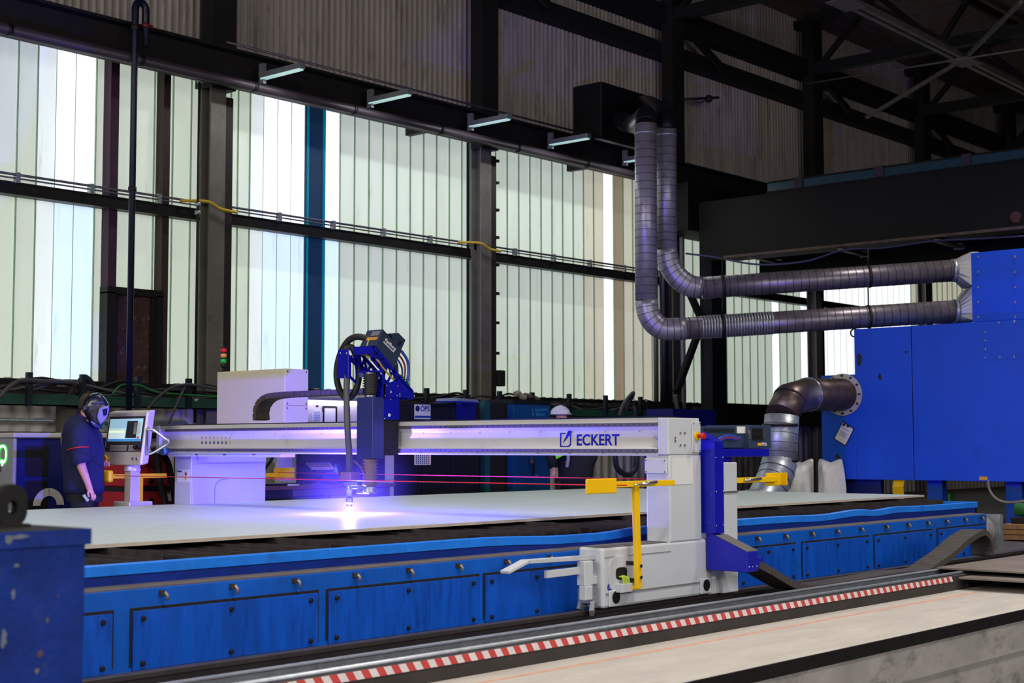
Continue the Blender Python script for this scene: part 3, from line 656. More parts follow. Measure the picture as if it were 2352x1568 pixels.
# rear support with tray and power unit
b = MB(); b.box(9.81, 10.03, YN, 6.56, .12, 1.14); b.box(9.66, 9.82, YN+.04, 6.56, .12, .25); b.mi = 1; b.box(9.80, 10.04, YN-.01, 6.57, .90, .915); b.build('rear_leg', [white, dust_m], G0, .008)
b = MB(); b.box(9.55, 9.68, 6.25, 6.42, .60, 1.30); b.prism([(9.55, 6.25, 1.30), (9.68, 6.25, 1.30), (9.68, 6.42, 1.375), (9.55, 6.42, 1.375)], (0, 0, .006)); b.hexa([(9.55, 6.25, 1.30), (9.68, 6.25, 1.30), (9.68, 6.42, 1.30), (9.55, 6.42, 1.30), (9.55, 6.25, 1.306), (9.68, 6.25, 1.306), (9.68, 6.42, 1.37), (9.55, 6.42, 1.37)])
b.build('cable_duct_cover', blue_gantry, G0, .003)
b = MB(); b.hexa([(9.56, 5.97, .32), (9.71, 5.97, .32), (9.71, 6.34, .32), (9.56, 6.34, .32), (9.56, 5.97, .472), (9.71, 5.97, .472), (9.71, 6.34, .62), (9.56, 6.34, .62)]); b.build('chain_bracket', blue_gantry, G0, .004)
b = MB(); b.hexa([(9.558, 5.975, .475), (9.712, 5.975, .475), (9.712, 6.25, .585), (9.558, 6.25, .585), (9.558, 5.975, .479), (9.712, 5.975, .479), (9.712, 6.25, .589), (9.558, 6.25, .589)]); b.build('grey_slope', dust_m, G0)  # grey slab over the bracket's sloped top
b = MB(); b.box(9.71, 9.80, 5.98, 6.16, .34, .42); b.build('chain_clamp', blue_gantry, G0, .004)
b = MB()
for (x, y, z) in ((9.555, 6.28, 1.2), (9.555, 6.28, .9), (9.555, 6.3, .68)): b.ball((x, y, z), .006, 8, 5)
for (x, z) in ((9.57, 1.18), (9.67, 1.18), (9.57, .92), (9.67, .92), (9.57, .66), (9.67, .66)): b.ball((x, 6.25, z), .006, 8, 5)
for x in (9.58, 9.63, 9.69): b.ball((x, 5.97, .36), .006, 8, 5)
b.build('rivets', chrome, G0)
ub = mat('power_unit_blue_grey', (44, 58, 84), .5, var=.1)
xu0, xu1, xus = xa(1611, 6.4), xa(1766, 6.4), xa(1716, 6.4)
za, zb = at(1740, 976, Y=6.4).z, at(1740, 1028, Y=6.4).z
b = MB(); b.box(xu0, xus, 6.42, 6.8, zb, za-.015); b.box(xus, xu1, 6.38, 6.8, zb-.005, za); pu = b.build('power_unit', [ub], G0, .003)
p0, p1 = at(1727, 983, Y=6.38), at(1750, 1010, Y=6.38); b = MB(); b.box(p0.x, p1.x, 6.372, 6.38, p1.z, p0.z); b.box(p0.x+.04, p1.x-.04, 6.366, 6.372, p1.z+.03, p0.z-.04)
b.build('display_recess', black, pu)
b = MB()
for px in (1722, 1754):
    for k in range(5): c = at(px, 990+k*4, Y=6.38); b.box(c.x-.014, c.x+.014, 6.374, 6.38, c.z-.006, c.z+.006)
b.build('push_buttons', chrome, pu)
p0, p1 = at(1692, 979, Y=6.42), at(1711, 995, Y=6.42); b = MB(); b.box(p0.x, p1.x, 6.415, 6.42, p1.z, p0.z); b.build('rating_label', paper, pu)
p0, p1 = at(1740, 1017, Y=6.38), at(1749, 1023, Y=6.38); b = MB(); b.box(p0.x, p1.x, 6.376, 6.38, p1.z, p0.z); b.build('orange_badge', mat('badge_orange', (230, 160, 40), .5), pu)
text('lettering', 'Kjellberg', .02, at(1750.5, 1019.5, Y=6.377), (1, 0, 0), (0, 0, 1), paper, pu, .001); text('lettering', 'Finsterwalde', .015, at(1750.5, 1023, Y=6.377), (1, 0, 0), (0, 0, 1), paper, pu, .001)
b = MB(); b.mi = 0
for i in range(26):
    for k in range(3): c = at(1617+i*2.7+(k % 2)*1.3, 985+k*3.3, Y=6.42); b.cyl((c.x, 6.42, c.z), (c.x, 6.418, c.z), .006, seg=6)
b.build('vent_holes', black, pu)
for (pl, m_) in (([(1645, 1012), (1660, 1003), (1680, 1002), (1700, 1008)], 'blue'), ([(1648, 1016), (1662, 1006), (1684, 1005), (1697, 1009)], 'red'), ([(1643, 1020), (1658, 1009), (1676, 1006), (1692, 1010)], 'blue')):
    b = MB(); b.tube(bez([at(*q, Y=6.36) for q in pl]), .011, 7); b.build('hose', mat('hose_'+m_, (30, 60, 170) if m_ == 'blue' else (150, 36, 50), .4, var=.05), pu)
p0, p1 = at(1655, 1031, Y=6.36), at(1767, 1048, Y=6.36); b = MB(); b.box(p0.x-.15, p1.x, 6.36, 6.8, p1.z, p0.z); b.box(p0.x, p1.x-.5, 6.40, 6.7, p1.z-.05, p1.z); b.build('unit_tray', blue_gantry, G0, .004)
# far leg
b = MB(); b.box(9.24, 10.22, 12.40, 12.68, .08, 1.19); fl = b.build('far_leg', white, G0, .01)
p0, p1 = at(441, 1065, Y=12.4), at(606, 1148, Y=12.4)
b = MB(); b.box(p0.x, p1.x, 12.385, 12.40, .35, p0.z); b.build('access_panel', white, G0, .005)
b = MB(); b.box(9.31, 10.2, 12.37, 12.40, p0.z+.012, 1.17); b.build('top_panel', white, G0, .005)
c = at(511, 1122, Y=12.385); b = MB(); n = 20
for i in range(n): a_, a2 = PI*(1-i/n*.62), PI*(1-(i+1)/n*.62); b.bar((c.x+.12*math.cos(a_)+.02, 12.384, c.z+.0+.10*math.sin(a_)), (c.x+.12*math.cos(a2)+.02, 12.384, c.z+.10*math.sin(a2)), .003, .004)
b.bar((c.x-.1, 12.384, c.z), (c.x-.1, 12.384, c.z-.2), .003, .004); b.build('stamped_arch', mat('seam_violet', (70, 64, 110), .6), G0)
p0, p1 = at(407, 1077, X=9.235), at(434, 1107, X=9.235); b = MB(); b.box(9.232, 9.24, p1.y, p0.y, p1.z, p0.z); b.mi = 1
for k, zz in enumerate((.8, .35)): b.cyl((9.232, p1.y+.05, p1.z+(p0.z-p1.z)*zz*.8), (9.230, p1.y+.05, p1.z+(p0.z-p1.z)*zz*.8), .018, seg=12); b.mi = 2
b.mi = 3; b.box(9.230, 9.232, p0.y-.08, p0.y-.01, p0.z-.03, p0.z-.015)
b.build('instruction_sticker', [paper, sred, tri_m, sblue], G0)
b = MB()
for k in range(4): b.box(9.12, 9.3, 12.2-.45*k, 12.58-.45*k, 1.165, 1.196)
b.build('cable_ducts', white, G0, .003)
b = MB(); b.cyl((9.1, 12.62, 1.22), (9.03, 12.62, 1.22), .04, seg=16); b.build('pivot', mat('pivot_green', (70, 110, 130), .4, .5), G0)
# yellow pull-cord arms and the red cords
def arm(name, pts, w_, h_): b = MB(); b.bar(pts[0], pts[1], w_, h_); return b.build(name, yellow, G0, .004)
yf = 6.24
p, q = at(1390, 1113, Y=yf), at(1545, 1107, Y=yf); b = MB(); b.box(p.x, q.x, yf-.02, yf+.02, 1.0-.02, 1.0+.022); nf = b.build('pull_cord_arm', yellow, G0, .004)
p, q = at(1346, 1100, Y=yf-.03), at(1416, 1132, Y=yf-.03); b = MB(); b.box(p.x, q.x, yf-.035, yf-.022, q.z, p.z); b.build('end_plate', yellow, nf, .012)
p = at(1473, 1110, Y=yf-.03); b = MB(); b.cyl((p.x, yf-.035, 1.0), (p.x+.18, yf-.035, 1.012), .012, seg=10); b.cyl((p.x-.08, yf-.03, .995), (p.x, yf-.035, 1.0), .006, seg=8); b.build('tension_spring', chrome, nf)
p, q = at(1459, 1120, Y=yf), at(1470, 1340, Y=yf); b = MB(); b.bar((p.x, yf+.0, .99), (q.x-.02, yf, .26), .035, .05, (1, 0, 0)); b.bar((q.x-.02, yf, .27), (q.x-.02, YN, .25), .04, .03); b.build('pull_cord_post', yellow, G0, .003)
for z_ in (.33, .41):
    b = MB(); b.cyl((q.x-.02, yf-.025, z_+.01), (q.x-.02, yf-.03, z_+.01), .012, seg=12); b.build('post_bolt', black, G0)
for z_ in (.3, .42):
    b = MB(); b.box(q.x-.026, q.x-.014, yf, YN, z_, z_+.03); b.build('post_spacer', steel_dk, G0)
yr = 6.44
p, q = at(1687, 1104, Y=yr), at(1784, 1099, Y=yr); zr = (p.z+q.z)/2; b = MB(); b.box(p.x, q.x, yr-.02, yr+.02, zr-.022, zr+.022); b.mi = 1; b.box(p.x-.07, p.x, yr-.02, yr+.02, zr-.024, zr+.024); nr = b.build('pull_cord_arm', [yellow, black], G0, .004)
p, q = at(1753, 1086, Y=yr+.05), at(1790, 1114, Y=yr+.05); b = MB(); b.box(p.x, q.x, yr+.022, yr+.035, q.z, p.z); b.box(q.x-.012, q.x, yr-.03, yr+.03, q.z, p.z); b.build('end_plate', yellow, nr, .005)
p = at(1710, 1104, Y=yr-.03); b = MB(); b.cyl((p.x, yr-.03, zr), (p.x+.25, yr-.03, zr+.01), .012, seg=10); b.build('tension_spring', chrome, nr)
yo = 12.8
p, q = at(250, 1096, Y=yo), at(381, 1089, Y=yo); b = MB(); b.box(p.x, q.x, yo-.02, yo+.02, .945, .99); ff = b.build('pull_cord_arm', yellow, G0, .004)
b = MB(); b.box(p.x-.06, p.x, yo-.09, yo+.06, .91, 1.03); b.build('end_plate', yellow, ff, .02)
p = at(321, 1104, Y=yo); b = MB(); b.box(p.x-.025, p.x+.025, yo-.025, yo+.025, .1, .945); b.build('pull_cord_post', yellow, G0, .003)
yo2 = 12.62
p, q = at(607, 1086, Y=yo2), at(655, 1083, Y=yo2); b = MB(); b.box(p.x-.25, q.x, yo2-.02, yo2+.02, .93, .975); fr = b.build('pull_cord_arm', yellow, G0, .004)
p, q = at(625, 1074, Y=yo2+.06), at(672, 1097, Y=yo2+.06); b = MB(); b.box(p.x, q.x, yo2+.022, yo2+.04, q.z, p.z); b.build('end_plate', yellow, fr, .01)
b = MB(); b.tube([at(264, 1092, Y=yo-.03), at(1345, 1113.5, Y=yf-.02), at(1440, 1114, Y=yf-.03)], .0038, 8); label(b.build('pull_cord', cord_red, G0), 'lower red pull cord in front of the torch')
b = MB(); b.tube([at(641, 1085, Y=yo2-.02), at(1483, 1100, Y=6.8), at(1700, 1103.8, Y=yr+.0)], .0040, 8); label(b.build('pull_cord', cord_red, G0), 'upper red pull cord behind the torch')

# ---- cable chain riding on the beam
pts = [at(*q, X=9.17) for q in ((582, 966), (581, 945), (588, 925), (606, 911), (640, 906), (700, 903), (760, 901), (830, 899))]
pts = [Vector((9.27, p.y, max(1.525, p.z))) for p in pts]
b = MB(); chain(b, bez(pts, 8), .085, .052, .075, (1, 0, 0))
tag(b.build('cable_chain', mat('beam_chain', (74, 66, 60), .6, var=.3, scale=14)), 'dark cable chain arching over the left half of the white beam', 'cable chain')

# ================================================================ TORCH CARRIAGE
H = thing('torch_carriage', 'blue torch carriage with hoses and a tilted power box on the white beam', 'torch carriage', (8.85, 9.35, 1.17))
YT = 9.2
def yt(px, py): return at(px, py, Y=YT)
b = MB(); b.box(8.75, 8.885, YT, 9.40, 1.165, 1.69); b.build('housing', mat('carriage_grey_blue', (46, 52, 116), .4, var=.1, dirt=(110, 92, 96), dirtamt=.15), H, .004)
b = MB(); b.box(8.86, 9.075, YT+.005, 9.40, 1.50, 1.688); b.build('mounting_plate', blue_gantry, H, .003)
b = MB(); b.box(8.885, 9.08, YT+.02, 9.42, 1.19, 1.50); b.build('slide', flat_blk, H)
def bellows(z0, z1, n, x=8.815, y=9.30, r=.07):
    b = MB(); P = []; R_ = []
    for i in range(2*n+1): P.append((x, y, z0+(z1-z0)*i/(2*n))); R_.append(r if i % 2 else r*.70)
    b.tube(P, r, 20, R_); return b
o = bellows(1.715, 1.89, 8).build('upper_bellows', rubber, H)
b = MB(); b.cyl((8.815, 9.3, 1.69), (8.815, 9.3, 1.715), .05); b.cyl((8.815, 9.3, 1.89), (8.815, 9.3, 1.915), .046); b.build('clamp_ring', chrome, o)
o = bellows(.925, 1.165, 8).build('lower_bellows', mat('bellows_pink_grey', (120, 96, 104), .6, var=.1), H)
b = MB(); b.cyl((8.815, 9.3, .87), (8.815, 9.3, .925), .062, .05); b.box(8.77, 8.86, 9.26, 9.42, .86, .885); b.box(8.75, 8.84, 9.40, 9.56, .93, .96); b.box(8.77, 8.82, 9.30, 9.56, .90, .935); b.build('torch_bracket', galv, H, .003)
b = MB(); b.box(TX-.06, TX+.06, TY-.075, TY+.055, .975, 1.045); b.build('torch_clamp', mat('clamp_pink_grey', (150, 112, 122), .45, .3, var=.1), H, .006)
b = MB(); b.cyl((TX, TY, .82), (TX, TY, .975), .026); b.cyl((TX, TY, .765), (TX, TY, .82), .03, .03); b.cyl((TX, TY, .73), (TX, TY, .765), .022, .028); b.cyl((TX, TY, .718), (TX, TY, .73), .012, .02)
for z in (.78, .795, .81): b.cyl((TX, TY, z), (TX, TY, z+.006), .033)
b.build('torch', chrome, H)
b = MB(); b.cyl((TX, TY, .683), (TX, TY, .717), .012, .006, 12); b.ball((TX, TY, .684), (.03, .03, .006), 16, 8)
arc_m = bpy.data.materials.new('plasma_arc'); arc_m.use_nodes = True; ab = arc_m.node_tree.nodes['Principled BSDF']; ab.inputs['Emission Color'].default_value = (.75, .8, 1, 1); ab.inputs['Emission Strength'].default_value = 40
label(b.build('plasma_arc', arc_m, H), 'blinding white cutting arc')
hose_m = mat('torch_hose', (84, 82, 92), .45, var=.15, scale=6)
b = MB(); b.tube(bez([at(797, 862, X=8.74), at(796, 900, X=8.74), at(797, 950, X=8.74), at(799, 1000, X=8.74), at(802, 1040, X=8.76), (TX, TY-.0, 1.06), (TX, TY, 1.03)]), .028, 12); b.build('torch_hose', hose_m, H)
b = MB(); b.tube(bez([at(836, 1088, X=8.75), at(828, 1072, X=8.74), at(812, 1058, X=8.74)]), .008, 6); b.build('sensor_wire', mat('wire_brown', (110, 76, 80), .5), H)
b = MB(); b.tube(bez([at(850, 782, X=8.86), at(836, 775, X=8.83), at(815, 774, X=8.81), at(796, 787, X=8.8), at(779, 820, X=8.8), at(773, 860, X=8.8), at(780, 895, X=8.8), at(797, 914, X=8.8), at(813, 903, X=8.82), at(823, 875, X=8.84), at(822, 835, X=8.85), at(812, 803, X=8.83), at(802, 797, X=8.8), at(793, 806, X=8.77), at(793, 830, X=8.76), at(796, 864, X=8.74)], 6), .029, 10); b.build('looped_hose', rubber, H)
# hanger bracket
p0, p1 = at(777, 803, X=8.72), at(801, 868, X=8.72); b = MB(); b.box(8.715, 8.725, p1.y, p0.y, p1.z, p0.z); hb = b.build('hose_hanger', blue_gantry, H, .004)
fr_ = [(802, 813), (823, 833), (823, 876), (820, 881), (816, 880), (802, 866)]; yh = p1.y
b = MB(); P = [at(*q, Y=yh) for q in fr_]; C_ = sum(P, Vector())/len(P)
Pi = [C_+(p-C_)*.62 for p in P]
for i in range(len(P)):
    j = (i+1) % len(P); b.prism([P[i], P[j], Pi[j], Pi[i]], (0, .008, 0))
b.bar(at(823, 860, Y=yh), (8.9, 9.3, at(823, 860, Y=yh).z), .02, .05); b.build('hanger_side', blue_gantry, hb)
b = MB()
for px in (782, 796): c = at(px, 811, X=8.715); b.ball(c, .008, 8, 6)
b.build('bolts', chrome, hb)
# lattice bracket: two cut-out cheek plates and cross plates
def cheek(Y):
    b = MB(); off = (0, .012, 0); q = lambda pts: b.prism([at(px, py, Y=YT)+Vector((0, Y-YT, 0)) for px, py in pts], off)
    q([(853, 794), (861, 794), (951, 898), (945, 903)]); q([(853, 794), (859, 796), (859, 831), (853, 827)]); q([(853, 820), (857, 820), (887, 850), (885, 862), (880, 858)])
    q([(880, 855), (885, 853), (885, 915), (880, 915)]); q([(881, 882), (902, 876), (918, 868), (945, 893), (951, 903), (951, 916), (935, 913), (881, 914)])
    for a_, c_ in (((866, 810), (859, 830)), ((866, 808), (871, 842)), ((878, 822), (871, 842)), ((878, 822), (884, 852)), ((892, 838), (884, 856)), ((905, 850), (890, 880)), ((905, 850), (909, 874)), ((918, 865), (909, 874))):
        dx, dy = c_[0]-a_[0], c_[1]-a_[1]; l_ = math.hypot(dx, dy); ox, oy = -dy/l_*2.0, dx/l_*2.0
        q([(a_[0]+ox, a_[1]+oy), (c_[0]+ox, c_[1]+oy), (c_[0]-ox, c_[1]-oy), (a_[0]-ox, a_[1]-oy)])
    return b
cheek(YT).build('cheek_plate', blue_gantry, H); cheek(YT+.22).build('cheek_plate', blue_gantry, H)
p = yt(853, 794); q = yt(885, 885); q2 = yt(951, 905)
for bx in ((p.x-.01, p.x+.02, YT+.012, YT+.22, p.z-.07, p.z), (8.77, q.x, YT+.012, YT+.22, 1.91, 1.925), (8.88, q.x, YT+.012, YT+.22, 1.69, 1.78), (q2.x-.03, q2.x, YT+.012, YT+.22, q2.z-.05, q2.z)):
    b = MB(); b.box(*bx); b.build('cross_plate', blue_gantry, H)
c = yt(898, 899); b = MB(); b.prism([c+Vector((u*.012, -.001, v*.012)) for u, v in ((0, 1.1), (-1, -.8), (1, -.8))], (0, .001, 0)); label(b.build('warning_triangle', tri_m, H), 'small yellow warning triangle')
c = at(894, 953, Y=YT+.005); b = MB(); b.cyl(c, c+Vector((0, -.002, 0)), .015, seg=16); b.build('round_sticker', swhite, H)
for q in ((888, 885), (913, 886), (884, 908), (912, 908), (918, 904), (918, 909), (951, 909), (883, 961), (897, 917)):
    b = MB(); b.ball(yt(*q)+Vector((0, -.002, 0)), .007, 8, 5); b.build('bolt', chrome, H)
# tilted power box
pb = mat('power_box_slate', (40, 52, 76), .45, var=.1)
b = MB(); b.prism([yt(*q) for q in ((880, 755.5), (924, 804), (904, 844), (862.5, 793))], (0, .20, 0)); pbx = b.build('power_box', pb, H, .004)
b = MB(); b.prism([yt(*q)+Vector((0, .02, 0)) for q in ((902, 766), (919, 763.5), (935.7, 780.4), (926.5, 801.5), (921, 801), (909, 786))], (0, .14, 0)); tb = b.build('fan_cowl', pb, pbx, .004)
b = MB()
for k in range(5):
    a_ = (916.5+k*2.1, 793.5-k*3.0*1.0); c_ = (920+k*1.7, 781.5+k*.2)
    cx_, cy_ = 916.8+k*1.9, 793-k*2.3; b.bar(yt(cx_-2, cy_-2.2)+Vector((0, .018, 0)), yt(cx_+2, cy_+2.2)+Vector((0, .018, 0)), .004, .005, (0, 1, 0))
b.build('vent_slots', black, tb)
r0, r1 = yt(886, 778), yt(911, 802.5); rv = (r1-r0).normalized(); uv = Vector((0, -1, 0)).cross(rv)
text('lettering', 'Kjellberg', .040, yt(883.5, 782)+Vector((0, -.002, 0)), rv, uv, paper, pbx, .001, .0006, width=.15); text('lettering', 'FINSTERWALDE', .020, yt(879.8, 786.3)+Vector((0, -.002, 0)), rv, uv, paper, pbx, .001, .0006, width=.15)
e0, e1 = yt(879, 757), yt(861.5, 793); ev = e1-e0
def endp(t0, t1, y0, y1, m_, nm): b = MB(); a_ = e0+ev*t0; c_ = e0+ev*t1; n_ = Vector((-abs(ev.z), 0, ev.x)).normalized()*.004; b.prism([a_+Vector((0, y0, 0)), a_+Vector((0, y1, 0)), c_+Vector((0, y1, 0)), c_+Vector((0, y0, 0))], n_); return b.build(nm, m_, pbx)
endp(.06, .34, .02, .12, mat('rating_plate', (110, 110, 120), .5), 'rating_plate'); endp(.44, .62, .015, .15, mat('copper_label', (190, 130, 60), .5), 'copper_label')
c = at(848, 783, X=8.87); b = MB(); b.cyl(c+Vector((.06, 0, .02)), c+Vector((-.03, 0, -.02)), .035); b.build('hose_coupling', chrome, pbx)
b = MB(); b.tube(bez([yt(848, 778), yt(845, 786), yt(843, 794)]), .006, 6); b.build('earth_wire', mat('green_yellow_wire', ()), pbx)
for i, (col_, pl) in enumerate((((40, 70, 170), [(926, 806), (938, 825), (942, 845), (940, 870), (935, 890)]), ((140, 24, 40), [(921, 812), (932, 826), (938, 845), (936, 872)]), ((30, 50, 120), [(918, 818), (929, 832), (935, 850), (933, 880)]),
        ((24, 24, 30), [(912, 830), (921, 842), (926, 858), (926, 876)]), ((70, 70, 84), [(916, 824), (925, 836), (931, 855), (930, 880)]), ((18, 70, 110), [(910, 836), (916, 846), (919, 858), (919, 868)]), ((40, 60, 140), [(928, 812), (936, 830), (939, 850), (937, 876)]))):
    b = MB(); b.tube(bez([yt(*q)+Vector((0, .02+.02*i, 0)) for q in pl]), .0085 if i else .013, 7); b.build('supply_hose', mat('supply_hose_%d' % i, col_, .4, var=.05), H)
b = MB(); b.tube(bez([yt(914, 858), yt(926, 866), yt(936, 878), yt(941, 888)]), .006, 6); b.build('green_wire', mat('green_cable', (30, 110, 50)), H)
b = MB(); b.tube(bez([at(808, 817, X=8.8), at(820, 813, X=8.8), at(835, 814, X=8.8), at(850, 820, X=8.8), yt(868, 828), yt(880, 845), yt(905, 872)]), .009, 7); b.build('braided_cable', mat('braided_yellow', (176, 146, 70), .6), H)
# ================================================================ FOREGROUND BLOCK
c = at(211, 1213, D=4.5); x1, y0, zt = c.x, c.y, c.z
o = thing('counterweight', 'scuffed navy blue steel block with a lifting eye in the near left corner', 'counterweight', (x1-.5, y0+.4, -1.6))
b = MB(); b.box(x1-1.1, x1-.012, y0+.012, y0+.4, -1.6, zt-.04); b.build('body', blue_old, o, .006)
b = MB(); b.box(x1-1.1, x1, y0, y0+.41, zt-.048, zt); b.mi = 1; b.box(x1-1.09, x1-.01, y0+.006, y0+.4, zt, zt+.001); b.build('lid', [blue_old, flat_blk], o, .004)
rp = random.Random(11)
for px, py, rx_, rz_, m_ in ((20, 1238, .02, .014, 'pale'), (50, 1232, .035, .007, 'pale'), (30, 1365, .006, .02, 'pale'), (8, 1465, .012, .03, 'pale'), (92, 1500, .014, .013, 'rust'), (108, 1425, .006, .008, 'tan'), (133, 1367, .005, .005, 'rust'), (38, 1298, .012, .006, 'pale'), (85, 1540, .008, .01, 'tan')):
    c = at(px, py, Y=y0+(0 if py < 1245 else .012)); b = MB(); b.prism([(c.x+rx_*(.5+.6*rp.random())*math.cos(2*PI*i/11), c.y-.0012, c.z+rz_*(.5+.6*rp.random())*math.sin(2*PI*i/11)) for i in range(11)], (0, .0012, 0)); label(b.build('paint_chip', mat('chip_'+m_, {'pale': (120, 124, 140), 'rust': (96, 72, 66), 'tan': (120, 110, 90)}[m_], .8, var=.3, scale=30), o), 'worn '+m_+' paint chip')
lx, ly = xa(33, y0+.2), y0+.2; b = MB(); n = 24; zc = zt+.085
outer = []; inner = []
for i in range(n):
    a_ = 2*PI*i/n; cx_, sx_ = math.cos(a_), math.sin(a_)
    inner.append((lx+.015*cx_, zc-.022+.022*sx_))
    outer.append((lx+.049*cx_, zc+.049*sx_) if sx_ >= 0 else (lx+.049*math.copysign(min(1, abs(cx_)*1.25), cx_), zc+.083*sx_*1.02))
for i in range(n):
    j = (i+1) % n; b.prism([(outer[i][0], ly, outer[i][1]), (outer[j][0], ly, outer[j][1]), (inner[j][0], ly, inner[j][1]), (inner[i][0], ly, inner[i][1])], (0, .035, 0))
b.box(lx-.06, lx+.056, ly-.01, ly+.045, zt, zt+.012); b.build('lifting_eye', flat_blk, o)

# ================================================================ MACHINES BEHIND THE TABLE, LEFT
# plasma power source with the lit Q
xq0, yq0 = at(30, 1020, D=17).x, at(30, 1020, D=17).y
o = thing('plasma_source', 'grey and navy plasma power source with a glowing green Q behind the welder', 'power source', (xq0+.6, yq0+.5, 0))
navy_m = mat('source_navy', (20, 28, 92), .4, var=.08)
b = MB(); b.box(xq0+.03, xq0+1.35, yq0, yq0+1.0, .05, 1.36); b.build('cabinet', navy_m, o, .02)
b = MB(); b.box(xq0, xq0+.05, yq0-.02, yq0+1.0, .05, 1.37); fp = b.build('front_panel', mat('source_grey', (150, 150, 152), .4, var=.08), o, .03)
b = MB(); b.box(xq0-.01, xq0+1.37, yq0-.03, yq0+1.0, 1.37, 1.43); b.build('top_frame', mat('source_light_grey', (196, 190, 186), .4, var=.05), o, .015)
for k in (0, 1):
    b = MB(); b.box(xq0+.16, xq0+.46, yq0-.006, yq0, .92-k*.4, 1.27-k*.4)
    for i in range(10): b.box(xq0+.17, xq0+.45, yq0-.010, yq0-.006, .935-k*.4+i*.033, .948-k*.4+i*.033)
    b.build('vent_grille', black, o)
b = MB(); b.box(xq0+.95, xq0+1.04, yq0-.004, yq0, 1.15, 1.24); b.build('orange_plate', mat('badge_orange', ()), o)
b = MB(); c = at(111, 1160, Y=yq0-.01); R1, R2 = .20, .11
for i in range(14):
    a0, a1 = PI*i/14, PI*(i+1)/14
    if i in (6, 7): a0, a1 = (a0, a1-.03) if i == 6 else (a0+.03, a1)
    b.prism([c+Vector((R1*math.cos(a0), 0, R1*math.sin(a0))), c+Vector((R1*math.cos(a1), 0, R1*math.sin(a1))), c+Vector((R2*math.cos(a1), 0, R2*math.sin(a1))), c+Vector((R2*math.cos(a0), 0, R2*math.sin(a0)))], (0, -.012, 0))
b.build('ring_handle', mat('handle_grey', (190, 184, 180), .4), o)
qm = mat('lit_green', (60, 255, 80), .4, var=0, emit=1.6); qw = mat('lit_white', (236, 255, 236), .4, var=0, emit=1.3)
xf = xq0-.003
def ringq(b, w0, h0, w1, h1, cy, cz, x):
    n = 28; f = lambda w_, h_, i: Vector((x, cy+w_*math.copysign(abs(math.cos(2*PI*i/n))**.75, math.cos(2*PI*i/n)), cz+h_*math.copysign(abs(math.sin(2*PI*i/n))**.75, math.sin(2*PI*i/n))))
    for i in range(n): b.prism([f(w0, h0, i), f(w0, h0, i+1), f(w1, h1, i+1), f(w1, h1, i)], (-.004, 0, 0))
c = at(6, 1043, X=xf); b = MB(); b.mi = 0; ringq(b, .10, .115, .062, .075, c.y, c.z, xf); b.mi = 1; ringq(b, .092, .105, .07, .083, c.y, c.z, xf-.004)
b.box(xf-.007, xf, c.y-.012, c.y+.012, c.z-.135, c.z-.06); label(b.build('lit_letter', [qm, qw], fp), 'glowing green and white letter Q')
a0 = at(-12, 1083, X=xf); text('model_number', '3500', .075, a0, (0, -1, 0), (0, 0, 1), ink, fp, .001)

# red welding machines
xr, yr_ = 9.75, 13.55
rc = mat('welder_red', (168, 32, 34), .45, var=.12)
for k, (p0, p1, l_) in enumerate((((296, 1040), (392, 1116), 'upper red welding machine with black band behind the console'), ((296, 1124), (404, 1160), 'lower red welding machine under the other one, with a small white label'))):
    a_, c_ = at(*p0, Y=yr_), at(*p1, Y=yr_); zb = c_.z if k == 0 else .08
    o = thing('welding_machine', l_, 'welding machine', ((a_.x+c_.x)/2, yr_+.3, zb))
    b = MB(); b.prism([(a_.x, yr_, zb), (c_.x, yr_, zb), (c_.x-.0, yr_, zb+(a_.z-zb)*.55), (c_.x-.08, yr_, a_.z), (a_.x, yr_, a_.z)], (0, .6, 0)); b.build('case', rc, o, .02)
    b = MB(); b.box(a_.x, c_.x, yr_-.006, yr_+.59, zb-.05 if k == 0 else zb-.07, zb+.0); b.build('base_band', black, o)
    if k == 0: text('lettering', 'LORCH', .10, at(314, 1076, Y=yr_-.003), (1, 0, 0), (0, 0, 1), ink, o, .001)
    else: q = at(378, 1142, Y=yr_-.002); b = MB(); b.box(q.x, q.x+.12, yr_-.004, yr_, q.z-.04, q.z+.04); b.build('label_plate', paper, o)
    q = at(345, 1105 if k == 0 else 1150, Y=yr_); b = MB(); b.cyl((q.x, yr_, q.z), (q.x, yr_-.03, q.z), .03); b.build('socket', black, o)
for i, pl in enumerate(([(352, 1025), (362, 1060), (368, 1110), (380, 1160)], [(362, 1030), (385, 1060), (395, 1110), (402, 1160)])):
    b = MB(); b.tube(bez([at(*q, Y=13.35) for q in pl]+[Vector((at(*pl[-1], Y=13.35).x, 13.35, .02))]), .035, 8); tag(b.build('hose', rubber), ('black hose hanging in front of the red welding machines', 'black hose beside the left foot of the gantry, right of the red machines')[i], 'hose')

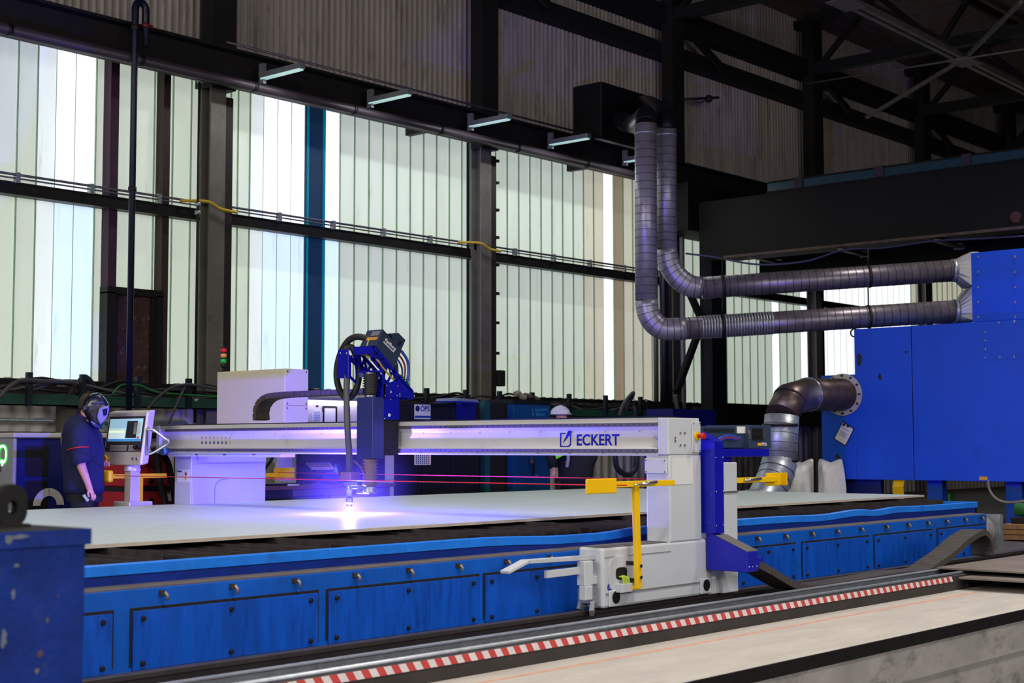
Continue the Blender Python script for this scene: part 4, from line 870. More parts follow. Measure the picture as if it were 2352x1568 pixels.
# electrical cabinet with the signal tower
XE = 10.44; ye0, ye1 = ya(652, XE), ya(497, XE); xe1 = xa(705, ye0); zt = at(652, 846, X=XE).z
cab_m = mat('cabinet_grey', (206, 197, 168), .45, var=.06, scale=30)
o = thing('electrical_cabinet', 'tall pale grey electrical cabinet behind the left part of the beam', 'cabinet', (XE+.2, (ye0+ye1)/2, 1.2))
b = MB(); b.box(XE, xe1, ye0, ye1, 1.25, zt); b.build('body', cab_m, o, .004)
b = MB(); b.box(9.5, xe1, ye0+.02, ye1, 1.192, 1.25); b.build('mounting_frame', white, o)
b = MB(); b.box(XE+.012, xe1, ye0-.012, ye0, zt-.40, zt-.005); b.build('side_panel', cab_m, o); b = MB(); b.box(XE+.012, xe1, ye0-.012, ye0, 1.25, zt-.405); b.build('side_panel', cab_m, o)
for (x, z) in ((XE+.03, zt-.03), (xe1-.03, zt-.03), (XE+.03, zt-.38), (xe1-.03, zt-.38), (XE+.03, zt-.43), (xe1-.03, zt-.43)): b = MB(); b.cyl((x, ye0-.012, z), (x, ye0-.018, z), .009, seg=10); b.build('screw', chrome, o)
c = at(513, 851, X=XE+.08); o = thing('signal_tower', 'red, amber and green signal tower on the grey cabinet', 'signal light', (c.x, c.y-.0, zt))
k_ = .0046; zz = zt
b = MB(); b.cyl((c.x, c.y, zz), (c.x, c.y, zz+.012), .04); b.cyl((c.x, c.y, zz+.012), (c.x, c.y, zz+.06), .018, .014); b.cyl((c.x, c.y, zz+.06), (c.x, c.y, zz+.1), .036); b.build('base', black, o)
for i, (nm, cc) in enumerate((('green', (10, 170, 60)), ('amber', (226, 140, 90)), ('red', (210, 14, 50)))):
    b = MB(); b.cyl((c.x, c.y, zz+.108+i*.06), (c.x, c.y, zz+.155+i*.06), .034, seg=20); label(b.build('lens', mat('signal_'+nm, cc, .2, var=0, emit=.12), o), nm+' lens')
    b = MB(); b.cyl((c.x, c.y, zz+.155+i*.06), (c.x, c.y, zz+.169+i*.06), .037, seg=20); b.build('ring', black, o)

# ================================================================ CONSOLE
BLx = 8.62; Yl, Yr = ya(234.6, BLx), ya(323.4, BLx); topx = xa(249.4, Yl); zb_, zt_ = at(234.6, 1067.7, X=BLx).z, at(249.4, 946.6, X=topx).z
dep = xa(342, Yr)-xa(323.4, Yr)
cx = (BLx+topx)/2+.1; O = thing('control_console', 'white tilted control console with a lit screen beside the welder', 'control console', (cx, (Yl+Yr)/2, 0))
def F(u, v, out=0.): return Vector((topx+(BLx-topx)*v-out, Yl+(Yr-Yl)*u, zt_+(zb_-zt_)*v-out*.2))
def slab(b, u0, u1, v0, v1, o0, o1): return b.hexa([F(u0, v0, o0), F(u1, v0, o0), F(u1, v1, o0), F(u0, v1, o0), F(u0, v0, o1), F(u1, v0, o1), F(u1, v1, o1), F(u0, v1, o1)])
alu = mat('console_aluminium', (206, 196, 190), .35, .25, var=.04)
b = MB(); slab(b, 0, 1, 0, 1, -dep, 0); b.build('housing', alu, O, .015)
b = MB(); slab(b, .045, .965, .085, .745, 0, .004); bz = b.build('bezel', mat('console_dark', (58, 54, 56), .4), O)
sc_m = lambda n, c_, e=.75: mat('screen_'+n, c_, .3, var=0, emit=e)
b = MB(); slab(b, .075, .925, .13, .55, .004, .006); scn = b.build('screen', sc_m('blue', (150, 190, 208)), O)
for nm, u0, u1, v0, v1, cc in (('window', .08, .50, .31, .50, (196, 214, 216)), ('highlight', .08, .50, .35, .39, (206, 212, 150)), ('toolbar', .08, .92, .51, .545, (40, 120, 190)), ('dark_view', .53, .80, .17, .49, (30, 30, 32)), ('grey_view', .72, .88, .20, .42, (150, 156, 150)), ('status', .82, .88, .46, .50, (170, 60, 60))):
    b = MB(); slab(b, u0, u1, v0, v1, .006, .0072); b.build(nm, sc_m(nm, cc), scn)
for u0, nx in ((.17, 12), (.655, 4)):
    for i in range(nx):
        for j in range(3): b = MB(); u = u0+i*.036; v = .625+j*.037; slab(b, u, u+.026, v, v+.026, .004, .008); b.build('key', mat('key_grey', (170, 160, 162), .5, var=0), bz)
for u, v, cc in ((.12, .67, black), (.83, .65, black), (.92, .65, black)): b = MB(); b.cyl(F(u, v, .004), F(u, v, .03), .017); b.build('knob', cc, bz)
for u, cc in ((.84, (40, 150, 70)), (.91, (190, 50, 50))): b = MB(); slab(b, u-.015, u+.015, .71, .735, .004, .01); b.build('push_button', mat('button_%d' % cc[0], cc, .5, var=0), bz)
b = MB(); b.cyl(F(.085, .87, 0), F(.085, .87, .02), .035, seg=20); e_ = b.build('emergency_stop', yellow, O)
b = MB(); b.cyl(F(.085, .87, .02), F(.085, .87, .05), .014); b.cyl(F(.085, .87, .05), F(.085, .87, .08), .026, .02); b.build('push_button', red_m, e_)
for u in (.8, .905): b = MB(); b.cyl(F(u, .87, 0), F(u, .87, .015), .016); b.build('key_switch', chrome, O)
b = MB(); mz = (zb_+.02); b.cyl((cx, (Yl+Yr)/2, zb_-.06), (cx, (Yl+Yr)/2, zb_+.01), .085, .075); b.box(cx-.055, cx+.055, (Yl+Yr)/2-.055, (Yl+Yr)/2+.055, .0, zb_-.05); b.build('post', alu, O, .004)
b = MB(); b.box(cx-.14, cx+.14, (Yl+Yr)/2-.16, (Yl+Yr)/2+.12, .66, .715); b.build('post_collar', alu, O, .01)
b = MB(); b.box(cx-.3, cx+.3, (Yl+Yr)/2-.3, (Yl+Yr)/2+.3, 0, .03); b.build('foot', alu, O, .01)
h0 = F(1.02, .60, -.03); b = MB(); hx, hy = h0.x, h0.y-.0
b.tube(bez([(hx, hy-.0, h0.z+.13), (hx+.03, hy-.05, h0.z+.135), (hx+.1, hy-.16, h0.z+.045), (hx+.12, hy-.2, h0.z+.02), (hx+.11, hy-.16, h0.z-.02), (hx+.03, hy-.05, h0.z-.10), (hx, hy, h0.z-.11)], 5), .011, 8); b.bar((hx, hy-.02, h0.z+.13), (hx, hy-.02, h0.z-.11), .02, .02); b.build('side_handle', chrome, O)

# ================================================================ WORKBENCH BAY
YB = 13.15; bx0, bx1 = xa(607, YB), xa(905, YB)
bench_m = mat('bench_steel', (108, 100, 112), .45, var=.1)
o = thing('workbench', 'steel workbench with blue drawers behind the cutting torch', 'workbench', ((bx0+bx1)/2, YB+.4, 0))
b = MB(); b.box(bx0-.3, bx1, YB-.03, YB+.75, .765, .81); b.build('worktop', mat('worktop_brown', (96, 70, 62), .6, var=.2, scale=6), o, .004)
b = MB(); b.box(bx0-.25, xa(676, YB), YB+.02, YB+.7, .02, .765); b.build('side_block', mat('bench_dark', (46, 42, 56), .6), o)
xs = [xa(p, YB) for p in (673, 754, 832, 900)]
b = MB(); b.box(xs[0], xs[3], YB+.03, YB+.7, .02, .765); b.build('carcass', bench_m, o)
for k in range(3):
    d = MB(); d.box(xs[k]+.04, xs[k+1]-.04, YB+.005, YB+.03, .42, .69); dd = d.build('drawer', mat('drawer_blue', (40, 70, 150), .45, var=.1), o, .004)
    d = MB(); d.box(xs[k]+.04, xs[k+1]-.04, YB+.0, YB+.005, .655, .675); d.build('handle', bench_m, dd)
    d = MB(); d.box(xs[k]+.04, xs[k+1]-.04, YB+.005, YB+.03, .08, .40); d.build('drawer', mat('drawer_blue', ()), o, .004)
yp = 14.0; b = MB(); b.box(xa(640, yp), xa(905, yp), yp, yp+.06, 0, 1.93); o = tag(b.build('partition', mat('partition_white', (190, 184, 190), .6, var=.06)), 'whitish partition panel above the workbench', 'partition')
b = MB(); b.box(xa(696, yp-.1), xa(895, yp-.1), yp-.16, yp-.02, 1.84, 1.875); o = thing('tube_lamp', 'bright tube lamp glowing along the top of the partition', 'lamp', ((xa(696, yp)+xa(895, yp))/2, yp-.08, 1.79)); b.build('housing', galv, o)
b = MB(); b.cyl((xa(700, yp-.1), yp-.09, 1.81), (xa(892, yp-.1), yp-.09, 1.81), .03, seg=12); b.build('tube', mat('tube_glow', (255, 248, 240), .4, var=0, emit=4.5), o)
def flat(nm, lab, cat, q0, q1, m_, frame=None, Y=yp-.012):
    a_, c_ = at(*q0, Y=Y), at(*q1, Y=Y); b = MB(); b.box(a_.x, c_.x, Y, Y+.01, c_.z, a_.z)
    if frame: b.mi = 1; [b.box(*s) for s in ((a_.x-.012, a_.x+.012, Y-.006, Y+.01, c_.z, a_.z), (c_.x-.012, c_.x+.012, Y-.006, Y+.01, c_.z, a_.z), (a_.x, c_.x, Y-.006, Y+.01, a_.z-.012, a_.z+.012))]
    return tag(b.build(nm, [m_, frame] if frame else m_), lab, cat)
flat('framed_notice', 'black framed paper notice on the partition above the beam', 'notice', (743, 934), (772, 985), paper, black)
a_ = at(729, 934, Y=yp-.02); b = MB(); hp = [(718, 947), (723, 938), (736, 938), (742, 949), (741, 990), (716, 990)]; b.prism([at(*q, Y=yp-.012) for q in hp], (0, .01, 0)); cb = b.build('clipboard', mat('clipboard_white', (206, 204, 210), .5)); tag(cb, 'white clipboard hanging left of the framed notice', 'clipboard')
b = MB(); b.ball(at(729, 932, Y=yp-.014), .016, 10, 6); b.build('hook', black, cb)
b = MB()
for k in range(7): q = at(721, 945+k*4, Y=yp-.014); b.box(q.x, q.x+.10, yp-.014, yp-.012, q.z-.006, q.z)
label(b.build('ruled_lines', mat('line_blue', (90, 100, 170), .5, var=0), cb), 'blue ruled lines')
flat('pinned_paper', 'paper sheet with a blue stripe on the partition under the beam', 'paper', (628, 1046), (636, 1062), mat('paper_violet', (170, 170, 190), .6))
b = MB(); b.box(xa(701, 13.93), xa(884, 13.93), 13.93, 13.99, .815, 1.30)  # dark panel added to darken the back of the bench
tb_ = tag(b.build('dark_back_panel', mat('back_panel_dark', (30, 26, 44), .6, var=.2)), 'added dark board standing at the back of the workbench behind the keyboard', 'board')
for k in range(4): b = MB(); b.box(xa(712+k*42, 13.92), xa(742+k*42, 13.92), 13.922, 13.93, .90+.06*(k % 2), 1.0+.06*(k % 2)); b.build('bin_front', mat('bin_front_navy', (36, 34, 80), .5), tb_)
ym = 13.5; o = thing('monitor', 'dark computer monitor on a black stand above the workbench', 'monitor', (xa(690, ym), ym, .81))
a_, c_ = at(695, 1040, Y=ym), at(754, 1058, Y=ym); b = MB(); b.box(a_.x, c_.x, ym, ym+.04, c_.z, c_.z+.4); b.build('screen_case', black, o, .008)
b = MB(); q = at(690, 1105, Y=ym+.04); b.box(q.x-.025, q.x+.025, ym+.04, ym+.09, .81, 1.25); b.box(q.x-.15, q.x+.15, ym, ym+.2, .81, .825); b.box(q.x, q.x+.15, ym+.04, ym+.08, 1.18, 1.22); b.build('stand', black, o)
q = [(703, 1062), (757, 1062), (768, 1075), (716, 1075)]; b = MB(); P = [at(*q[0], Y=ym-.02), at(*q[1], Y=ym-.02), at(*q[2], Y=ym-.20), at(*q[3], Y=ym-.20)]; b.prism(P, (0, 0, -.02)); kb = tag(b.build('keyboard', mat('keyboard_mauve', (150, 128, 140), .5, var=0)), 'tilted keyboard held up under the monitor', 'keyboard')
b = MB()
for i in range(13):
    for j in range(4):
        u, v = .05+i*.07, .1+j*.2; p_ = (P[0].lerp(P[1], u)).lerp(P[3].lerp(P[2], u), v)+Vector((0, 0, .004)); b.box(p_.x-.012, p_.x+.012, p_.y-.008, p_.y+.008, p_.z-.004, p_.z+.002)
label(b.build('keys', mat('key_dark', (60, 50, 70), .5, var=0), kb), 'dark keys')
b = MB(); b.bar((at(690, 1080, Y=ym).x, ym+.06, P[0].z), (P[3].x+.1, ym-.18, P[3].z-.03), .03, .03); b.build('bracket', black, kb)
c = at(762, 1092, Y=13.45); o = thing('work_cap', 'blue bump cap lying on the workbench', 'cap', (c.x, 13.45, .81))
b = MB(); b.ball((c.x, 13.45, .82), (.115, .14, .135), 20, 10, 0.); b.build('crown', mat('cap_blue', (40, 50, 150), .6, var=.1), o)
b = MB(); b.prism([(c.x+.06, 13.36, .818), (c.x+.17, 13.34, .812), (c.x+.21, 13.43, .81), (c.x+.1, 13.52, .818)], (0, 0, .012)); b.build('peak', mat('cap_blue', ()), o)
b = MB(); b.box(c.x+.085, c.x+.115, 13.312, 13.34, .85, .88); label(b.build('badge', paper, o), 'small pale badge')
c = at(771, 1085, Y=13.7); o = thing('bottle', 'clear bottle with a green cap behind the blue cap', 'bottle', (c.x, 13.7, .81)); zc_ = at(771, 1066, Y=13.7).z
b = MB(); b.tube([(c.x, 13.7, .81), (c.x, 13.7, zc_-.1), (c.x, 13.7, zc_-.03)], .035, 12, [.035, .035, .013]); b.build('body', mat('bottle_clear', (130, 150, 190), .15), o); b = MB(); b.cyl((c.x, 13.7, zc_-.03), (c.x, 13.7, zc_), .016); b.build('cap', mat('cap_green', (20, 120, 100), .4), o)
for k, (px, m_, l_) in enumerate(((628, mat('binder_black', (26, 24, 30), .5), 'black open ring binder on the left end of the workbench'), (655, paper, 'loose white papers beside the ring binder'))):
    c = at(px, 1108, Y=13.35); b = MB(); b.box(c.x-.14, c.x+.13, 13.25, 13.5, .81, .835-.015*k); tag(b.build('binder' if k == 0 else 'papers', m_), l_, 'binder' if k == 0 else 'papers')
b = MB(); b.tube(bez([at(628, 1044, Y=13.2), at(624, 1055, Y=13.2), at(610, 1075, Y=13.2), at(598, 1095, Y=13.25), at(594, 1112, Y=13.3)]), .018, 8); tag(b.build('hose', rubber), 'short black hose bending beside the white far leg above the bench', 'hose')

# ---- dark cabinets with calendar, hood, blue locker
YC = 14.5
o = thing('dark_cabinet', 'long row of blackish steel cabinets right of the workbench', 'cabinet', (xa(1010, YC), YC+.3, 0)); zt = at(1000, 926, Y=YC).z
b = MB(); b.box(xa(900, YC), xa(1100, YC), YC, YC+.6, 0, zt); b.build('carcass', mat('cabinet_black_blue', (20, 20, 34), .45, var=.15), o)
for px0, px1 in ((905, 968), (970, 1034), (1036, 1097)): b = MB(); b.box(xa(px0, YC)+.01, xa(px1, YC), YC-.015, YC, .06, zt-.02); d = b.build('door', mat('cabinet_black_blue', ()), o, .003); q = xa(px1, YC)-.06; b = MB(); b.box(q-.01, q+.01, YC-.03, YC-.015, .75, .9); b.build('handle', steel_dk, d)
zc1 = at(952, 928, Y=YC-.02); zc2 = at(988, 1067, Y=YC-.02)
o = thing('wall_calendar', 'paper wall calendar with ÓPS logo hanging on the dark cabinet', 'calendar', ((zc1.x+zc2.x)/2, YC-.022, zc2.z))
b = MB(); b.box(zc1.x, zc2.x, YC-.026, YC-.018, at(952, 962, Y=YC).z, zc1.z); hd = b.build('header', paper, o)
text('lettering', 'ÓPS', .105, at(966, 944, Y=YC-.027), (1, 0, 0), (0, 0, 1), mat('ops_blue', (30, 60, 150), .5, var=0), hd, .001, .002, width=xa(986.5, YC)-xa(966, YC))
c = at(959, 938, Y=YC-.027); b = MB(); b.cyl(c, c+Vector((0, -.002, 0)), .042, seg=20); lg = b.build('globe_logo', mat('ops_dark', (24, 34, 90), .5, var=0), hd)
q = at(952, 954, Y=YC-.027); b = MB(); b.box(zc1.x, zc2.x, YC-.028, YC-.026, q.z-.03, q.z); b.build('blue_stripe', mat('ops_blue', ()), hd)
b = MB(); a2 = at(953, 1000, Y=YC-.02); b.box(zc1.x+.0, zc2.x+.01, YC-.026, YC-.018, zc2.z, at(952, 1036, Y=YC).z); pg = b.build('month_page', paper, o)
b = MB(); b.mi = 0
for i in range(7):
    for j in range(5):
        q = at(957+i*4.6, 1046+j*4.3, Y=YC-.027); b.mi = 1 if i == 6 else 0; b.box(q.x-.012, q.x+.010, YC-.028, YC-.026, q.z-.010, q.z+.008)
b.build('dates', [mat('date_ink', (60, 64, 120), .5, var=0), sred], pg)
b = MB(); q0, q1 = at(1002, 917, Y=14.0), at(1098, 921, Y=14.2); b.prism([at(1000, 921, Y=14.0), at(1004, 915, Y=14.4), at(1047, 913, Y=14.4), at(1052, 920, Y=14.0)], (0, 0, -.02)); b.prism([at(1052, 920, Y=14.0), at(1047, 913, Y=14.4), at(1096, 917, Y=14.4), at(1101, 923, Y=14.0)], (0, 0, -.02))
tag(b.build('lamp_hood', mat('hood_blue', (30, 40, 150), .4, var=.1)), 'folded blue sheet-metal hood on top of the dark cabinets', 'hood')
a_, c_ = at(1063, 924, Y=14.35), at(1096, 963, Y=14.35); b = MB(); b.box(a_.x, c_.x, 14.38, 14.48, c_.z-.1, a_.z); tag(b.build('hood_panel', mat('hood_deep_blue', (10, 14, 120), .4, var=.1)), 'deep blue upright panel under the blue hood', 'panel')
b = MB(); b.box(xa(1125, YC), xa(1138, YC), YC+.1, YC+.2, 0, at(1130, 920, Y=YC).z); tag(b.build('green_post', mat('post_green', (22, 74, 76), .5, var=.15)), 'narrow dark green post left of the blue locker', 'post')
b = MB(); b.box(xa(1140, YC), xa(1176, YC), YC+.1, YC+.6, 0, at(1150, 925, Y=YC).z); tag(b.build('black_cupboard', flat_blk), 'narrow black cupboard between green post and blue locker', 'cupboard')
o = thing('locker', 'tall petrol blue locker with handwriting and a padlock', 'locker', (xa(1219, YC), YC+.3, 0)); x0, x1 = xa(1177, YC), xa(1262, YC); xm = xa(1220, YC); zt = at(1219, 921, Y=YC).z
lm = mat('locker_petrol', (14, 70, 118), .4, var=.1)
b = MB(); b.box(x0, x1, YC, YC+.5, 0, zt-.04); b.build('carcass', lm, o); b = MB(); b.box(x0-.02, x1+.01, YC-.03, YC+.5, zt-.05, zt+.02); b.build('top', black, o)
doors = []
for k, (a_, c_) in enumerate(((x0, xm), (xm, x1))): b = MB(); b.box(a_+.006, c_-.006, YC-.02, YC, .05, zt-.06); doors.append(b.build('door', lm, o, .004))
chalk = mat('chalk_cyan', (60, 140, 190), .6, var=0)
text('handwriting', 'F. Gürtelbach', .075, at(1223, 945, Y=YC-.021), (1, 0, .05), (-.05, 0, 1), chalk, doors[1], .0005, width=.37); text('handwriting', 'M. Bützel', .075, at(1222, 955, Y=YC-.021), (1, 0, .03), (0, 0, 1), chalk, doors[1], .0005, width=.30)
c = at(1224, 1072, Y=YC-.03); b = MB(); b.box(c.x-.03, c.x+.03, YC-.04, YC-.02, c.z-.12, c.z+.12); b.build('handle', black, doors[1], .012)
c = at(1221, 1058, Y=YC-.05); b = MB(); b.box(c.x-.03, c.x+.03, YC-.07, YC-.045, c.z-.035, c.z+.02); b.tube([(c.x-.02, YC-.057, c.z+.02), (c.x-.018, YC-.057, c.z+.05), (c.x+.018, YC-.057, c.z+.05), (c.x+.02, YC-.057, c.z+.02)], .006, 6); tag(b.build('padlock', mat('padlock_brass', (150, 126, 90), .35, .6)), 'small brass padlock on the petrol blue locker', 'padlock')
c = at(1232, 1094, Y=YC-.021); b = MB(); b.cyl(c, c+Vector((0, -.003, 0)), .035, seg=18); b.build('round_sticker', mat('sticker_mauve', (110, 100, 130), .5, var=0), doors[1])
for k, (pl, r_, m_, l_) in enumerate((([(1183, 905), (1190, 902), (1198, 911), (1206, 913)], .05, mat('rag_pale', (170, 158, 150), .8), 'pale crumpled rag lying on the tray above the locker'), ([(1205, 907), (1222, 911), (1236, 917)], .045, mat('rag_brown', (110, 96, 88), .8), 'brownish rag beside the pale rag on the tray'))):
    b = MB(); b.tube(bez([at(*q, Y=17.25) for q in pl]), r_, 8, None); tag(b.build('rag', m_), l_, 'rag')
b = MB(); b.box(xa(1546, 15.6), xa(1645, 15.6), 15.6, 16.2, 0, at(1600, 940, Y=15.6).z); tag(b.build('blue_bin', mat('bin_blue', (14, 18, 110), .45, var=.1)), 'dark blue steel bin behind the right end of the beam', 'bin')
b = MB(); b.tube(bez([at(1412, 1045, Y=16), at(1418, 1075, Y=16), at(1440, 1090, Y=16), at(1458, 1078, Y=16), at(1462, 1045, Y=16), at(1460, 1000, Y=16.3), at(1458, 960, Y=17.2), at(1457, 935, Y=17.32)]), .05, 10); tag(b.build('suction_hose', mat('hose_blue_grey', (54, 54, 84), .4, var=.1)), 'thick grey hose in a U-loop left of the white near leg', 'hose')
for i, (px, w_, c_, l_) in enumerate(((1508, .05, (90, 78, 84), 'slim pale pipe beside the column below the ducts'), (1527, .09, (24, 24, 44), 'dark blue pipe on the column below the ducts'), (1540, .05, (60, 50, 56), 'thin brown pipe right of the dark blue pipe'), (1566, .05, (110, 106, 116), 'grey pipe curving at its foot right of the column'))):
    x = xa(px, 17.35); b = MB()
    if i == 3: b.tube(bez([(x, 17.3, 6.0), (x, 17.3, 3.4), (x+.02, 17.3, 2.3), (x-.1, 17.25, 1.95), (x-.35, 17.2, 2.0), (x-.45, 17.2, 2.3)]), w_, 8)
    else: b.cyl((x, 17.35, .6), (x, 17.35, 6.3), w_, seg=10)
    tag(b.build('standpipe', mat('standpipe_%d' % i, c_, .4, .3, var=.15)), l_, 'pipe')
# ================================================================ FILTER UNIT AND DUCTS
XF = 20.35
def fy(px): return ya(px, XF)
def fz(px, py): return at(px, py, X=XF).z
o = thing('filter_unit', 'big blue filter unit with dents and a pinned document at right', 'filter unit', (XF+1.5, 9, 0))
zb = fz(2000, 1101); zt = fz(2097, 748); YR = 5.4
b = MB(); b.box(XF, XF+2.6, fy(2097), fy(1966), zb, zt); b.build('body_panel', blue_unit, o, .006)
b = MB(); b.box(XF, XF+2.6, YR, fy(2097)-.012, zb, zt); b.build('body_panel', blue_unit, o, .006)
b = MB(); b.box(XF+.02, XF+2.5, fy(2097)-.02, fy(2097)+.01, zb+.01, zt-.01); b.build('seam', flat_blk, o)
b = MB(); b.box(XF, XF+1.6, fy(1966)+.002, fy(1888), zb, fz(1925, 861)); b.build('side_chamber', blue_unit, o, .006)
XU = 21.45; yu = ya(2240, XU); z0, z1 = at(2240, 739, X=XU).z, at(2240, 580, X=XU).z
b = MB(); b.box(XU, XU+1.6, YR, yu, z0, z1); ub_ = b.build('upper_box', blue_unit, o, .006)
for py in (590, 625, 660, 694, 728):
    for px in (2243, 2328): c = at(px, py, X=XU); b = MB(); b.cyl((XU, c.y-.03, c.z), (XU-.012, c.y-.03, c.z), .018, seg=10); b.build('screw', chrome, ub_)
b = MB(); p0, p1 = at(2262, 745, X=XF), at(2352, 824, X=XF); b.box(XF-.008, XF, YR, p0.y, p1.z, p0.z-.02); sp = b.build('inspection_panel', blue_unit, o)
for (px, py) in ((2264, 762), (2264, 782), (2264, 802), (2264, 821), (2297, 820), (2330, 819), (2295, 741), (2330, 739)): c = at(px, py, X=XF-.008); b = MB(); b.cyl((XF-.008, c.y, c.z), (XF-.02, c.y, c.z), .016, seg=10); b.build('screw', chrome, sp)
c = at(1958, 763, X=XF); b = MB(); n = 14
b.tube([(XF+.1, fy(1966)+.05+.06*math.cos(2*PI*i/n), c.z+.06*math.sin(2*PI*i/n)) for i in range(n+1)], .012, 6); b.box(XF+.08, XF+.12, fy(1966), fy(1966)+.03, c.z-.1, c.z+.06); b.build('lifting_ring', steel_dk, o)
for (px, py, ry, rz) in ((1973, 826, .05, .1), (2021, 865, .03, .06), (1923, 1050, .05, .05), (2082, 808, .03, .02)):
    c = at(px, py, X=XF-.001); n = 9; b = MB(); rr = random.Random(px); b.prism([(XF-.003, c.y+ry*(0.6+.5*rr.random())*math.cos(2*PI*i/n), c.z+rz*(.6+.5*rr.random())*math.sin(2*PI*i/n)) for i in range(n)], (.003, 0, 0)); label(b.build('paint_chip', rust, o), 'chipped rusty spot')
b = MB(); c = at(2259, 1099, X=XF-.002); b.box(XF-.01, XF, c.y-.06, c.y+.06, c.z-.02, c.z+.03); b.build('orange_marker', mat('badge_orange', ()), o)
for px in (1925, 2117, 2300): y = fy(px); b = MB(); b.box(XF+.4, XF+.55, y-.12, y+.12, 0, zb); b.build('leg', blue_unit, o)
b = MB(); b.box(XF+.3, XF+.4, fy(2000), fy(1890), .1, zb); b.build('skirt', mat('skirt_blue', (8, 30, 120), .5), o)
c = at(2060, 1101, X=XF+.05); b = MB(); b.prism([(XF+.05, fy(2048), zb), (XF+.05, fy(2072), zb), (XF+.0, fy(2072), zb-.1), (XF+.0, fy(2048), zb-.1)], (.02, 0, 0)); b.prism([(XF, fy(2048), zb-.1), (XF, fy(2072), zb-.1), (XF+.15, fy(2068), .0), (XF+.15, fy(2042), .0)], (.02, 0, 0)); b.build('yellow_foot', yellow, o)
P = [at(*q, X=XF-.012) for q in ((1936, 967), (1962.5, 984), (1942, 1024.5), (1915, 1008))]
b = MB(); b.prism(P, (.008, 0, 0)); b.mi = 1; C_ = sum(P, Vector())/4; Pi = [C_+(p-C_)*.9+Vector((-.001, 0, 0)) for p in P]; b.prism(Pi, (-.003, 0, 0)); d = tag(b.build('document', [ink, paper]), 'tilted paper document in a black sleeve pinned to the blue filter unit', 'document')
for (px, py) in ((1939, 975), (1948, 978)): c = at(px, py, X=XF-.016); b = MB(); b.cyl(c, c+Vector((-.012, 0, 0)), .022, seg=12); b.build('magnet', black, d)
for t in (.25, .45, .55, .65): a_ = Pi[0].lerp(Pi[3], t); c_ = Pi[1].lerp(Pi[2], t); b = MB(); b.bar(a_.lerp(c_, .15)+Vector((-.004, 0, 0)), a_.lerp(c_, .75)+Vector((-.004, 0, 0)), .002, .008); b.build('text_line', mat('line_blue', ()), d)
# elbow duct from the table to the filter unit
def duct(o, pts, r, m, nm, seg=24, ring=None, ringr=1.04, mitre=True):
    b = MB(); b.tube(pts, r, seg); d = b.build(nm, m, o); return d
def hoops(o, pts, r, step, m, nm='spiral_seam', off=0, th=.008):
    P = [Vector(p) for p in pts]; b = MB(); acc = -off
    for i in range(len(P)-1):
        d = P[i+1]-P[i]; L = d.length; d = d/L; s = step-(acc % step) if acc >= 0 else -acc
        while s < L:
            p = P[i]+d*s; dd = (d+Vector((.0, .0, .0))).normalized(); b.cyl(p-dd*th/2, p+dd*th/2, r, seg=24); s += step
        acc += L
    return b.build(nm, m, o)
seam_m = mat('duct_seam_dark', (66, 60, 66), .5, .6, var=.1)
c0 = at(1937, 906, X=XF); Yd = c0.y; rd = .245
cp = [at(*q, Y=Yd) for q in ((1937, 906), (1855, 906), (1814, 917), (1796, 955), (1793, 1000), (1791, 1060), (1781, 1093), (1765, 1130))]
o = thing('elbow_duct', 'large spiral elbow duct from the table end up into the blue filter unit', 'duct', (cp[4].x, Yd, .6))
brown_d = mat('brownish_duct', (104, 88, 84), .38, .75, var=.25, scale=4)
duct(o, cp[0:2], rd*.98, brown_d, 'flexible_section'); hoops(o, cp[0:2], rd*1.0, .045, brown_d, 'flex_ribs', th=.02)
duct(o, cp[1:4], rd, brown_d, 'upper_elbow')
b = MB(); d_ = (cp[1]-cp[0]).normalized(); b.cyl(cp[1]-d_*.02, cp[1]+d_*.02, rd*1.05, seg=28); b.build('clamp_ring', chrome, o)
d_ = (cp[3]-cp[2]).normalized(); b = MB(); m_ = cp[2].lerp(cp[3], .0); b.cyl(m_-d_*.01, m_+d_*.01, rd*1.02, seg=28); b.build('mitre_seam', seam_m, o)
duct(o, cp[3:6], rd*1.01, galv, 'straight_section'); hoops(o, cp[3:6], rd*1.018, .13, seam_m, 'spiral_seam')
for py in (976, 1058): c = at(1792, py, Y=Yd); b = MB(); b.cyl(c-Vector((0, 0, .02)), c+Vector((0, 0, .02)), rd*1.05, seg=28); b.build('pipe_clamp', steel_dk, o)
cp += [Vector((cp[7].x-.25, Yd, .42)), Vector((16.06, Yd, .30))]
duct(o, cp[5:10], rd*1.03, galv, 'lower_elbow'); hoops(o, cp[5:8], rd*1.05, .16, seam_m, 'spiral_seam')
b = MB(); b.cyl((XF-.03, Yd, c0.z), (XF, Yd, c0.z), rd*1.32, seg=32); fl = b.build('flange', mat('flange_pale', (186, 180, 170), .5, var=.1), o)
for i in range(12): a_ = 2*PI*i/12; b = MB(); b.cyl((XF-.045, Yd+rd*1.18*math.cos(a_), c0.z+rd*1.18*math.sin(a_)), (XF-.03, Yd+rd*1.18*math.cos(a_), c0.z+rd*1.18*math.sin(a_)), .018, seg=8); b.build('flange_bolt', steel_dk, fl)
